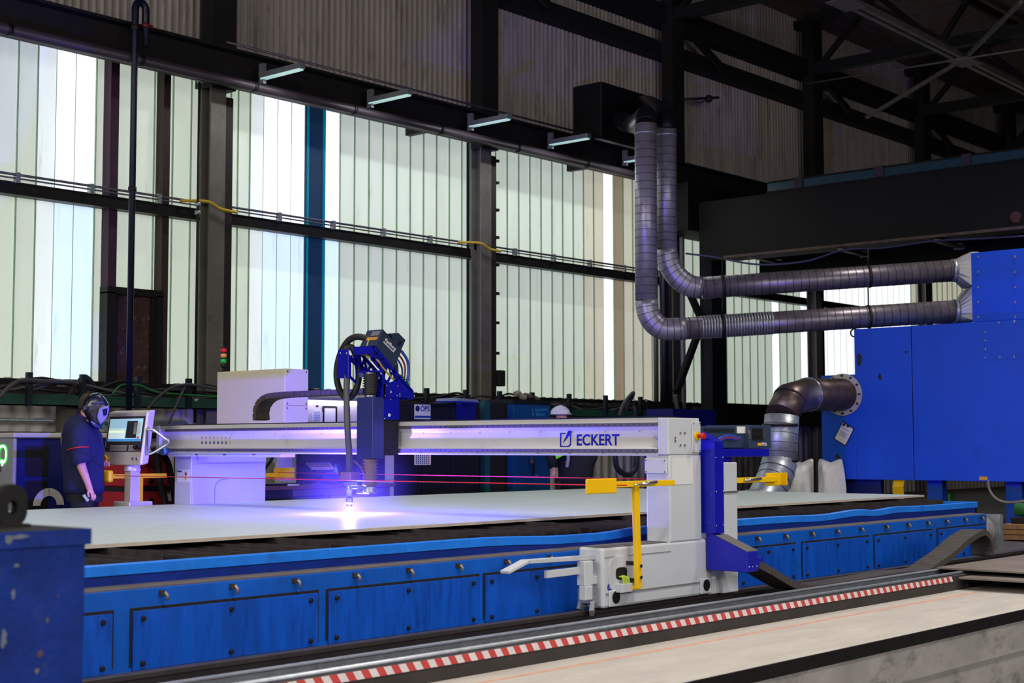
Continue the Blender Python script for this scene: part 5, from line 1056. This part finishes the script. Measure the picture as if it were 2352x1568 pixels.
# two long spiral ducts
wd = mat('arc_tinted_duct_steel', (160, 154, 166), .4, .5, var=.3, scale=3, dirt=(48, 38, 52), dirtamt=.35)  # violet cast of the arc mixed into the steel colour
for k in (0, 1):
    D = 22.7 if k == 0 else 23.15
    raw = ((1483, 285), (1484, 690), (1490, 722), (1506, 745), (1530, 756), (1575, 754), (2198, 714)) if k == 0 else ((1529, 297), (1529, 572), (1537, 606), (1556, 636), (1584, 656), (1612, 661), (2193, 621))
    P = [at(*q, D=D) for q in raw]; r = .172
    o = thing('spiral_duct', ('nearer spiral duct, lower of the two, dropping beside the windows and running right', 'upper of the two spiral ducts, running right to the filter unit')[k], 'duct', P[1], None)
    duct(o, P[0:2], r, wd, 'riser'); hoops(o, P[0:2], r*1.02, .125, seam_m, off=.3)
    b = MB(); c = P[0].lerp(P[1], .06); b.cyl(c, c+Vector((0, 0, .03)), r*1.05, seg=24); b.build('coupling', galv, o)
    E_ = P[1:6]; duct(o, bez(E_, 3), r*1.02, wd, 'elbow'); hoops(o, bez(E_, 3), r*1.04, .1, seam_m, 'elbow_seam')
    duct(o, P[5:7], r, galv_dk, 'run'); hoops(o, P[5:7], r*1.02, .125, seam_m, off=.05)
    if k == 0: q0, q1 = at(1606, 752, D=D), at(1776, 741, D=D); hoops(o, [q0, q1], r*1.05, .045, galv, 'flexible_ribs', th=.024)
    for px in ((1660, 1995)): q0 = P[5].lerp(P[6], (px-raw[5][0])/(raw[6][0]-raw[5][0])); d_ = (P[6]-P[5]).normalized(); b = MB(); b.cyl(q0-d_*.02, q0+d_*.02, r*1.06, seg=24); hg = b.build('hanger_clamp', steel_dk, o); b = MB(); b.cyl(q0+Vector((0, 0, r)), q0+Vector((0, 0, .46 if k else .5)), .011, seg=6); b.build('hanger_rod', steel_dk, hg)
    e = P[6]; sq = [at(*q, D=D) for q in (((2222, 662), (2238, 662), (2238, 738), (2222, 738)) if k == 0 else ((2220, 583), (2237, 583), (2237, 659), (2220, 659)))]
    ax = (P[6]-P[5]); ax.z = 0; ax.normalize(); dv = Vector((math.cos(YAW), math.sin(YAW), 0)); hw = .26; b = MB(); n = 24
    ctr = (sq[0]+sq[3])/2; hz = (sq[0].z-sq[3].z)/2; R0 = []; R1 = []; R2 = []; R3 = []
    c2 = (sq[1]+sq[2])/2
    for i in range(n):
        a_ = 2*PI*i/n; ca, sa = math.cos(a_), math.sin(a_); m2 = max(abs(ca), abs(sa)); R0.append(e+dv*r*1.0*ca+Vector((0, 0, r*sa))); R1.append(ctr+dv*hw*ca/m2+Vector((0, 0, hz*sa/m2))); R2.append(c2+dv*hw*ca/m2+Vector((0, 0, hz*sa/m2)))
    b.rings([R0, R1, R2], smooth=False); b.build('transition_hood', mat('hood_galvanised', (178, 176, 166), .45, .4, var=.12), o)
    b = MB(); b.cyl(e-ax*.05, e+ax*.02, r*1.06, seg=24); b.build('collar', galv, o)
# wall vent and its elbows, shade put into their dark colour
a_, c_ = at(1372, 188, Y=17.4), at(1474, 322, Y=17.4); o = thing('wall_vent', 'dark vent box on the upper wall with flexible elbows above the ducts', 'vent', ((a_.x+c_.x)/2, 17.7, c_.z))
b = MB(); b.box(a_.x, c_.x, 17.3, 18.0, c_.z-.2, a_.z); b.build('box', mat('vent_black', (18, 16, 22), .5, var=.2), o, .02)
b = MB(); b.tube(bez([at(1440, 262, Y=17.35), at(1428, 275, Y=16.9), at(1450, 285, Y=16.2), at(1470, 280, D=24), at(1483, 268, D=22.9), at(1484, 286, D=22.7)], 4), .17, 18); b.build('flexible_elbow', mat('elbow_shaded', (40, 38, 48), .4, .6, var=.2), o)
b = MB(); b.tube(bez([at(1470, 240, Y=17.35), at(1490, 240, Y=16.4), at(1520, 262, D=24), at(1529, 280, D=23.2), at(1529, 298, D=23.15)], 4), .17, 18); b.build('flexible_elbow', mat('elbow_shaded', ()), o)
# bags, post
bag_m = mat('woven_bag_white', (236, 232, 230), .8, var=.08, scale=14, bump=.6)
for k, (px0, px1, D, l_) in enumerate(((1812, 1872, 22.2, 'white woven bulk bag standing left of the black post'), (1880, 1912, 22.6, 'white woven bulk bag partly behind the blue filter unit'))):
    cx_ = (at(px0, 1100, D=D)+at(px1+(0 if k == 0 else 25), 1100, D=D))/2; hw = (px1-px0+(0 if k == 0 else 25))/3373*D/2; zt = at(px0, 1062, D=D).z; rr = random.Random(k+3); R = []; ph = [rr.random()*6 for _ in range(4)]; nn = 44
    for j in range(15):
        t = j/14; z = zt*t; ring_ = []
        for i in range(nn):
            a_ = 2*PI*i/nn; s = hw*(1.04+.10*math.sin(PI*t)-.22*t**3)*(1+.035*math.sin(5*a_+ph[0]+5*t)+.03*math.sin(9*a_+ph[1]-8*t)+.05*(rr.random()-.5))
            cc, ss = math.cos(a_), math.sin(a_); f_ = lambda v: math.copysign(abs(v)**.5, v)
            ring_.append(Vector((cx_.x, cx_.y, z+(t**4)*.10*math.sin(2*a_+ph[2])+.03*(rr.random()-.5)*t))+Vector((math.sin(YAW), -math.cos(YAW), 0))*s*f_(cc)+Vector((math.cos(YAW), math.sin(YAW), 0))*s*f_(ss))
        R.append(ring_)
    b = MB(); b.rings(R); ob = tag(b.build('bulk_bag', bag_m), l_, 'bag'); sm = ob.modifiers.new('smooth', 'SUBSURF'); sm.levels = sm.render_levels = 1
c = at(1874, 1100, D=21.9); b = MB(); b.box(c.x-.025, c.x+.025, c.y-.025, c.y+.025, 0, at(1874, 1052, D=21.9).z); tag(b.build('black_post', flat_blk), 'thin black post between the two white bags', 'post')
# duct stub at the end of the table, pallet, hydraulic unit
c = at(2278, 1219, Y=6.98); o = thing('duct_stub', 'silver duct stub on the right end of the blue table', 'duct', (TX1+.2, 6.98, c.z-.17))
b = MB(); b.cyl((TX1, 6.98, c.z), (TX1+.32, 6.98, c.z), .165, seg=28); b.build('pipe', mat('stub_beige', (176, 164, 156), .4, .5, var=.15), o)
for x in (.16, .22, .28): b = MB(); b.cyl((TX1+x, 6.98, c.z), (TX1+x+.012, 6.98, c.z), .172, seg=28); b.build('bead', galv, o)
b = MB(); b.box(TX1+.32, TX1+.40, 6.78, 7.16, max(.012, c.z-.2), c.z+.2); b.build('flange_plate', galv, o)
c0 = at(2300, 1238, Z=0.02); o = thing('pallet', 'brown wooden pallet on the floor at the right edge', 'pallet', (c0.x+.6, c0.y-.2, 0))
for k in range(3): b = MB(); b.box(c0.x, c0.x+1.0, c0.y-1.1, c0.y, .02+k*.07, .08+k*.07); b.build('board', wood, o)
gx, gy = c0.x+.1, c0.y-.05; o = thing('hydraulic_unit', 'green hydraulic pump unit standing on the wooden pallet', 'hydraulic unit', (gx+.3, gy-.3, .225))
b = MB(); b.cyl((gx+.3, gy, .40), (gx+.3, gy-.45, .40), .09); b.build('motor', green_m, o); b = MB(); b.cyl((gx+.3, gy-.45, .42), (gx+.3, gy-.9, .42), .07); b.build('cylinder', chrome, o); b = MB(); b.box(gx+.15, gx+.5, gy-.5, gy-.32, .225, .56); b.build('valve_block', green_m, o, .02); b = MB(); b.box(gx+.05, gx+.7, gy-.9, gy-.02, .225, .30); b.build('base', flat_blk, o)
c0 = at(2150, 1120, X=XF+.7); o = thing('upright_pump', 'green upright pump casting under the blue filter unit', 'pump', (c0.x, c0.y, 0)); b = MB(); b.cyl((c0.x, c0.y, 0), (c0.x, c0.y, .78), .11); b.build('barrel', green_m, o); b = MB(); b.box(c0.x-.1, c0.x+.1, c0.y-.26, c0.y, .4, .55); b.build('side_block', green_m, o, .02)
b = MB(); b.tube(bez([at(2270, 1092, X=XF+.1), at(2270, 1102, X=XF+.02), at(2272, 1122, X=XF-.1), at(2285, 1142, X=XF-.2), at(2310, 1153, X=XF-.2), at(2352, 1150, X=XF-.2), at(2390, 1135, X=XF-.1)]), .018, 8); tag(b.build('hose', mat('hose_beige', (140, 126, 116), .5, var=.2)), 'thin beige hose sagging under the blue filter unit', 'hose')

# ================================================================ PEOPLE
RT = Vector((math.sin(YAW), -math.cos(YAW), 0)); AW = Vector((math.cos(YAW), math.sin(YAW), 0))
def skinned(name, nodes, edges, m, parent=None, origin=None, sub=2):
    """one continuous surface grown on a skeleton; nodes: (point, radius or (rx, ry))"""
    me = bpy.data.meshes.new(name); L = wloc(parent) if parent else Vector(origin)
    me.from_pydata([Vector(p)-L for p, r in nodes], edges, []); ob = bpy.data.objects.new(name, me); COL.objects.link(ob)
    sk = ob.modifiers.new('skin', 'SKIN'); sk.use_smooth_shade = True; sk.branch_smoothing = .6
    if not me.skin_vertices: me.skin_vertices.new()
    for i, (p, r) in enumerate(nodes):
        d = me.skin_vertices[0].data[i]; d.radius = r if hasattr(r, '__len__') else (r, r); d.use_root = (i == 0)
    ss = ob.modifiers.new('sub', 'SUBSURF'); ss.levels = ss.render_levels = sub
    dg = bpy.context.evaluated_depsgraph_get(); new = bpy.data.meshes.new_from_object(ob.evaluated_get(dg)); bpy.data.objects.remove(ob)
    new.materials.clear(); new.materials.append(m)
    for p in new.polygons: p.use_smooth = True; p.material_index = 0
    o = bpy.data.objects.new(name, new); COL.objects.link(o)
    if parent: o.parent = parent
    else: o.location = L
    return o
def figure(base, px0, s, d0, zr=True):
    """returns a function from measured image point + depth offset to a world point near the figure"""
    return lambda px, py, dep=0.: at(px, py, D=d0+dep)
def ring(c, rl, rd, n=24, e=.85, tilt=0.):
    f = lambda v: math.copysign(abs(v)**e, v)
    return [c+RT*(rl*f(math.cos(2*PI*i/n)))+AW*(rd*f(math.sin(2*PI*i/n)))+Vector((0, 0, tilt*math.cos(2*PI*i/n))) for i in range(n)]
# ---- the welder
D1 = 14.75; W = lambda px, py, dep=0.: at(px, py, D=D1+dep)
Bp = W(196, 1140); Bp.z = 0
def wr(x, y, z): return Vector((Bp.x, Bp.y, 0))+RT*x+AW*y+Vector((0, 0, z))
N_ = [(W(197, 1135), (.14, .13)), (W(190, 1060), (.15, .14)), (W(188, 1000), (.16, .15)), (W(195, 965), (.07, .07)), (W(203, 945), (.075, .075)), (W(208, 918), (.10, .09)),
      (W(180, 985, -.17), .07), (W(184, 1062, -.24), .052), (W(203, 1112, -.22), .033), (W(206, 1123, -.22), (.040, .020)), (W(209, 1132, -.22), (.042, .018)),
      (W(184, 985, .19), .07), (W(200, 1060, .24), .05), (W(228, 1068, .14), .035), (W(238, 1066, .12), (.035, .02)),
      (wr(.0, -.10, .80), .095), (wr(.03, -.11, .48), .065), (wr(-.02, -.11, .09), .045), (wr(.14, -.12, .045), .04),
      (wr(.0, .10, .80), .095), (wr(.0, .11, .48), .065), (wr(-.05, .11, .09), .045), (wr(.11, .12, .045), .04)]
Ed = [(0, 1), (1, 2), (2, 3), (3, 4), (4, 5), (2, 6), (6, 7), (7, 8), (8, 9), (9, 10), (2, 11), (11, 12), (12, 13), (13, 14), (0, 15), (15, 16), (16, 17), (17, 18), (0, 19), (19, 20), (20, 21), (21, 22)]
def fingers(N_, Ed, root, specs):
    for pts in specs:
        prev = root
        for i, (p, r) in enumerate(pts): N_.append((p, r)); Ed.append((prev, len(N_)-1)); prev = len(N_)-1
fingers(N_, Ed, 10, [[(W(213+k*2.6, 1136, -.23+.004*k), .0105), (W(214+k*2.4, 1143-.6*abs(k-1), -.235+.003*k), .010), (W(211.5+k*2.3, 1149.5-1.2*abs(k-1), -.22), .009)] for k in range(-1, 3)]+[[(W(203, 1127, -.25), .012), (W(202, 1135, -.26), .011), (W(205, 1142, -.255), .010)]])
fingers(N_, Ed, 14, [[(W(243, 1062+2.2*k, .11), .010), (W(248, 1062+2.3*k, .1), .009), (W(252, 1063+2.3*k, .09), .008)] for k in range(4)]+[[(W(241, 1060, .09), .011), (W(246, 1059, .08), .010)]])
pers = skinned('person', N_, Ed, skin, origin=Bp)
tag(pers, 'person in navy work shirt and dark welding mask standing at the console', 'person')
b = MB(); R = [ring(W(193, 1133), .19, .16), ring(W(193, 1120), .195, .165), ring(W(192, 1095), .195, .165), ring(W(191, 1060), .20, .165), ring(W(190, 1025), .205, .17), ring(W(188, 998), .195, .175), ring(W(187, 978), .16, .18, tilt=-.03), ring(W(189, 966), .115, .13, tilt=-.04), ring(W(193, 959), .075, .075, tilt=-.05), ring(W(195, 955), .078, .078, tilt=-.05)]
b.rings(R); shirt = b.build('work_shirt', navy, pers)
b = MB(); R = []
def armring(c, d, r1, r2, n=18):
    d = d.normalized(); v = d.cross(RT).normalized(); u = v.cross(d).normalized()
    return [c+u*r1*math.cos(2*PI*i/n)+v*r2*math.sin(2*PI*i/n) for i in range(n)]
A_ = [W(180, 972, -.10), W(180, 988, -.17), W(181, 1015, -.21), W(183, 1040, -.235), W(185, 1056, -.24), W(187, 1064, -.24)]
rr = [.07, .105, .105, .10, .102, .098]
b.rings([armring(A_[i], A_[min(i+1, 5)]-A_[max(0, i-1)], rr[i], rr[i]*.95) for i in range(6)]); sl = b.build('near_sleeve', navy, shirt)
b = MB(); c = W(180, 1032, -.23); d_ = A_[4]-A_[2]; Rg = armring(c, d_, .107, .104, 18); b.tube(Rg[:14], .006, 6); label(b.build('red_piping', red_m, shirt), 'thin red piping round the sleeve')
A_ = [W(186, 972, .10), W(186, 988, .18), W(194, 1025, .22), W(201, 1062, .24)]
b = MB(); b.rings([armring(A_[i], A_[min(i+1, 3)]-A_[max(0, i-1)], .1, .095) for i in range(4)]); b.build('far_sleeve', navy, shirt)
b = MB(); c = W(143.5, 1008, -.02); b.rings([[W(146, 1008, -.03)+RT*(-.012*q_)+AW*(.055*math.cos(2*PI*i/18))+Vector((0, 0, .09*math.sin(2*PI*i/18))) for i in range(18)] for q_ in (-1, 1)]); label(b.build('back_badge', mat('badge_brown_orange', (170, 104, 80), .7), shirt), 'orange-brown emblem on the back')
b = MB(); b.rings([ring(W(193, 1126), .175, .15), ring(W(195, 1150), .17, .15), ring(wr(.0, 0, .72), .165, .16)]); hips = b.build('trousers', trouser, pers)
for sy, dx in ((-.105, .015), (.105, -.01)):
    b = MB(); b.rings([ring(wr(dx*0, sy, .80), .115, .10), ring(wr(dx, sy*1.05, .5), .09, .085), ring(wr(dx-.03, sy*1.05, .13), .085, .08), ring(wr(dx-.03, sy*1.05, .09), .085, .08)]); b.build('trouser_leg', trouser, hips)
    b = MB(); b.rings([ring(wr(dx+.03, sy*1.08, .0), .145, .055), ring(wr(dx+.03, sy*1.08, .05), .145, .055), ring(wr(dx-.02, sy*1.08, .10), .085, .055), ring(wr(dx-.04, sy*1.08, .14), .06, .05)]); b.build('work_boot', black, pers)
def puff(pts, deps, m, nm, parent, ctr=None, sub=1, shift=(0, 0)):
    P = [(px, py) for px, py in pts]; cx_ = sum(p[0] for p in P)/len(P) if ctr is None else ctr[0]; cy_ = sum(p[1] for p in P)/len(P) if ctr is None else ctr[1]
    b = MB(); b.rings([[W(cx_+(px-cx_)*s, cy_+(py-cy_)*s, dp) for px, py in P] for dp, s in deps]); ob = b.build(nm, m, parent)
    if sub: q = ob.modifiers.new('smooth', 'SUBSURF'); q.levels = q.render_levels = sub
    return ob
prof_ = [(186, 934), (187, 925), (193, 913), (200, 908), (209, 904), (220, 901), (227, 900.5), (233, 904), (239, 910), (247, 920), (252, 929), (251, 942), (248, 956), (240, 967), (232, 977), (226, 983.5), (220, 983), (210, 977), (203, 969), (196, 956), (190, 945)]
dp_ = [(-.139, .12), (-.138, .45), (-.130, .74), (-.105, .92), (-.06, 1.0), (.06, 1.0), (.105, .92), (.130, .74), (.138, .45), (.139, .12)]
mask_m = mat('mask_blue_black', (15, 17, 38), .35, var=.05, coat=.4)
mk = puff(prof_, dp_, mask_m, 'welding_mask', pers, ctr=(216, 938))
puff([(180, 940), (179, 926), (183, 913), (191, 904), (201, 900), (209, 901), (204, 915), (192, 928), (188, 945)], [(-.10, .5), (-.085, .85), (-.04, 1.0), (.04, 1.0), (.085, .85), (.10, .5)], hair_m, 'hair', pers)
fr = puff([(228, 936), (249, 931), (250, 941), (246, 957), (231, 976), (223, 961), (223, 955)], [(-.150, .84), (-.140, .99), (-.06, 1.04), (.06, 1.04), (.14, .99), (.150, .84)], mat('mask_visor_frame', (128, 118, 168), .4, var=.05), 'visor_frame', mk, sub=0)
puff([(235, 940), (247, 936.5), (246, 952), (238, 956)], [(-.153, .9), (-.150, 1.0), (.150, 1.0), (.153, .9)], mat('visor_glass', (20, 24, 70), .12, var=0, coat=.5), 'visor_glass', fr, sub=0)
puff([(205, 961), (213, 965), (226, 975), (232, 979), (231, 985), (222, 985), (211, 978), (204, 969)], [(-.14, .75), (-.13, 1.0), (.13, 1.0), (.14, .75)], mat('mask_bib_blue', (30, 30, 110), .25, var=0, coat=.5), 'chin_guard', mk, sub=1)
puff([(212, 942), (226, 938), (222, 950), (221, 964), (212, 958), (206, 950)], [(-.147, .8), (-.143, 1.0), (-.10, 1.0)], black, 'side_shield', mk, sub=0)
puff([(200, 927), (214, 921), (236, 919), (245, 925), (236, 928), (214, 931)], [(-.143, .7), (-.137, 1.0), (-.08, 1.0)], mat('mask_brow_blue', (30, 36, 66), .4, var=.05), 'brow_band', mk, sub=1)
for (px, py, s) in ((197, 936, .022),): c = W(px, py, -.135); b = MB(); b.cyl(c, c-AW*.02, s, seg=16); b.build('pivot_knob', mask_m, mk)
c = W(198, 928, -.13); b = MB(); b.bar(W(190, 945, -.12), W(204, 921, -.135), .012, .02); b.bar(W(204, 921, -.137), W(213, 906, -.10), .012, .015); b.build('headband', black, mk)
b = MB(); b.rings([ring(W(234, 985, -.05), .018, .02, 12), ring(W(237, 972, -.05), .02, .02, 12)]); b.build('green_knob', mat('knob_green', (20, 110, 50), .4), mk)
c = W(195, 1139, -.25); b = MB(); b.bar(W(192.5, 1136, -.25), W(203, 1150, -.245), .03, .028); tag(b.build('hand_tool', galv), 'small grey metal tool held in the hand of the welder', 'tool')
# ---- the second person behind the beam
D2 = 21.3; W = lambda px, py, dep=0.: at(px, py, D=D2+dep)
Bp = W(1310, 1140); Bp.z = 0
N_ = [(W(1318, 1120), (.16, .15)), (W(1320, 1060), (.17, .15)), (W(1312, 1000), (.18, .14)), (W(1296, 975), (.07, .07)), (W(1290, 960), (.08, .085)), (W(1288, 945), (.085, .095)),
      (W(1278, 1000, -.12), .065), (W(1268, 1045, -.16), .05), (W(1273, 1082, -.2), .035), (W(1270, 1090, -.2), (.04, .02)),
      (W(1348, 1000, .05), .065), (W(1362, 1035, .05), .05), (W(1350, 1070, -.1), .035), (W(1345, 1075, -.12), (.04, .02)),
      (wr(-.1, 0, .82), .1), (wr(-.12, 0, .46), .068), (wr(-.12, .03, .09), .045), (wr(-.16, -.1, .045), .04), (wr(.12, 0, .82), .1), (wr(.13, 0, .46), .068), (wr(.13, .03, .09), .045), (wr(.10, -.1, .045), .04)]
Ed = [(0, 1), (1, 2), (2, 3), (3, 4), (4, 5), (2, 6), (6, 7), (7, 8), (8, 9), (2, 10), (10, 11), (11, 12), (12, 13), (0, 14), (14, 15), (15, 16), (16, 17), (0, 18), (18, 19), (19, 20), (20, 21)]
fingers(N_, Ed, 9, [[(W(1266+2.2*k, 1094, -.21), .010), (W(1265+2.2*k, 1098, -.215), .009), (W(1266+2*k, 1101, -.2), .008)] for k in range(4)]+[[(W(1274, 1090, -.23), .011), (W(1275, 1095, -.235), .009)]])
fingers(N_, Ed, 13, [[(W(1341, 1072+1.8*k, -.14), .010), (W(1337, 1073+1.8*k, -.15), .009), (W(1334, 1075+1.6*k, -.14), .008)] for k in range(4)]+[[(W(1343, 1070, -.15), .011), (W(1339, 1068, -.16), .009)]])
pers2 = skinned('person', N_, Ed, skin, origin=Bp)
tag(pers2, 'person in dark jacket and white hard hat half hidden behind the beam', 'person')
jk = mat('black_jacket', (20, 20, 28), .8, var=.2, scale=8)
b = MB(); b.rings([ring(W(1320, 1125), .24, .19), ring(W(1322, 1090), .25, .19), ring(W(1324, 1050), .28, .19), ring(W(1320, 1015), .29, .18), ring(W(1310, 990), .25, .17), ring(W(1300, 978), .14, .13), ring(W(1295, 972), .1, .1)]); jo = b.build('jacket', jk, pers2)
for A_ in ([W(1284, 988, -.06), W(1274, 1005, -.13), W(1268, 1030, -.16), W(1268, 1052, -.17), W(1271, 1074, -.19)], [W(1338, 985, .03), W(1352, 1003, .05), W(1362, 1030, .05), W(1358, 1052, -.03), W(1352, 1066, -.08)]):
    b = MB(); b.rings([armring(A_[i], A_[min(i+1, 4)]-A_[max(0, i-1)], (.08, .1, .095, .09, .07)[i], (.08, .1, .095, .09, .07)[i]) for i in range(5)]); b.build('sleeve', jk, jo)
b = MB(); b.prism([W(1272, 1036, -.3), W(1297, 1036, -.3), W(1293, 1046, -.3), W(1278, 1054, -.3)], AW*.1); label(b.build('bright_patch', mat('hi_vis_green', (120, 240, 20), .6, var=.05), jo), 'bright green high-visibility patch')
b = MB(); b.tube(bez([W(1304, 1036, -.22), W(1305, 1052, -.23), W(1304, 1062, -.23), W(1302, 1072, -.22)]), .025, 8, None); b.build('strap', mat('strap_grey', (150, 150, 166), .6), jo)
b = MB(); b.rings([ring(W(1320, 1120), .22, .17), ring(W(1318, 1150), .22, .18), ring(wr(.02, 0, .70), .2, .17)]); hips = b.build('trousers', trouser, pers2)
for sx in (-.11, .12):
    b = MB(); b.rings([ring(wr(sx, 0, .8), .12, .12), ring(wr(sx*1.05, 0, .48), .095, .095), ring(wr(sx*1.05, .02, .1), .09, .09)]); b.build('trouser_leg', trouser, hips)
    b = MB(); b.rings([ring(wr(sx*1.05, -.04, .0), .055, .14), ring(wr(sx*1.05, -.04, .05), .055, .14), ring(wr(sx*1.05, .02, .12), .06, .07)]); b.build('work_boot', black, pers2)
c = W(1287, 951); hat_m = mat('hard_hat_white', (206, 204, 214), .3, var=.03)
b = MB(); b.ball(c, (.132, .155, .125), 28, 12, 0.); hat = b.build('hard_hat', hat_m, pers2)
b = MB(); b.rings([ring(c+RT*.01+AW*-.05+Vector((0, 0, .008)), .15, .17, 28, 1.), ring(c+RT*.012+AW*-.055+Vector((0, 0, -.006)), .158, .18, 28, 1.)]); b.build('brim', hat_m, hat)
b = MB(); b.box(c.x-.012, c.x+.012, c.y-.012, c.y+.012, c.z+.11, c.z+.13); b.build('ridge', hat_m, hat)
b = MB(); b.ball(W(1288, 962, -.075), (.05, .05, .022), 12, 8); b.build('dark_glasses', mat('glasses_dark', (30, 22, 60), .2, var=0), pers2)
# ================================================================ FUME AND ADDED GLOW AROUND THE ARC
b = MB(); b.ball(ARC+Vector((0, 0, .25)), (.62, .62, .56), 32, 16)  # volume ball stands for the arc's blue glow as well as fume
fm = bpy.data.materials.new('arc_glow_fume'); fm.use_nodes = True; nt = fm.node_tree; nt.nodes.clear()
mo = nt.nodes.new('ShaderNodeOutputMaterial'); vs = nt.nodes.new('ShaderNodeVolumeScatter'); vs.inputs['Color'].default_value = (.9, .9, 1, 1)
tc = nt.nodes.new('ShaderNodeTexCoord'); ln = nt.nodes.new('ShaderNodeVectorMath'); ln.operation = 'LENGTH'
mp = nt.nodes.new('ShaderNodeMapping'); mp.inputs['Location'].default_value = (0, 0, -1.0); mp.inputs['Scale'].default_value = (1/.62, 1/.62, 1/.56)
mp.vector_type = 'POINT'
nt.links.new(tc.outputs['Object'], mp.inputs[0]); nt.links.new(mp.outputs[0], ln.inputs[0])
mr = nt.nodes.new('ShaderNodeMapRange'); mr.inputs[1].default_value = 1; mr.inputs[2].default_value = .1; mr.inputs[3].default_value = 0; mr.inputs[4].default_value = .042
nt.links.new(ln.outputs['Value'], mr.inputs[0]); nt.links.new(mr.outputs[0], vs.inputs['Density']); nt.links.new(vs.outputs[0], mo.inputs['Volume'])
o = b.build('arc_glow_haze', fm); o['kind'] = 'stuff'; o['label'] = 'thin fume haze with added blue glow around the cutting arc'; o['category'] = 'haze'
scene.cycles.volume_step_rate = 2; scene.cycles.volume_max_steps = 64
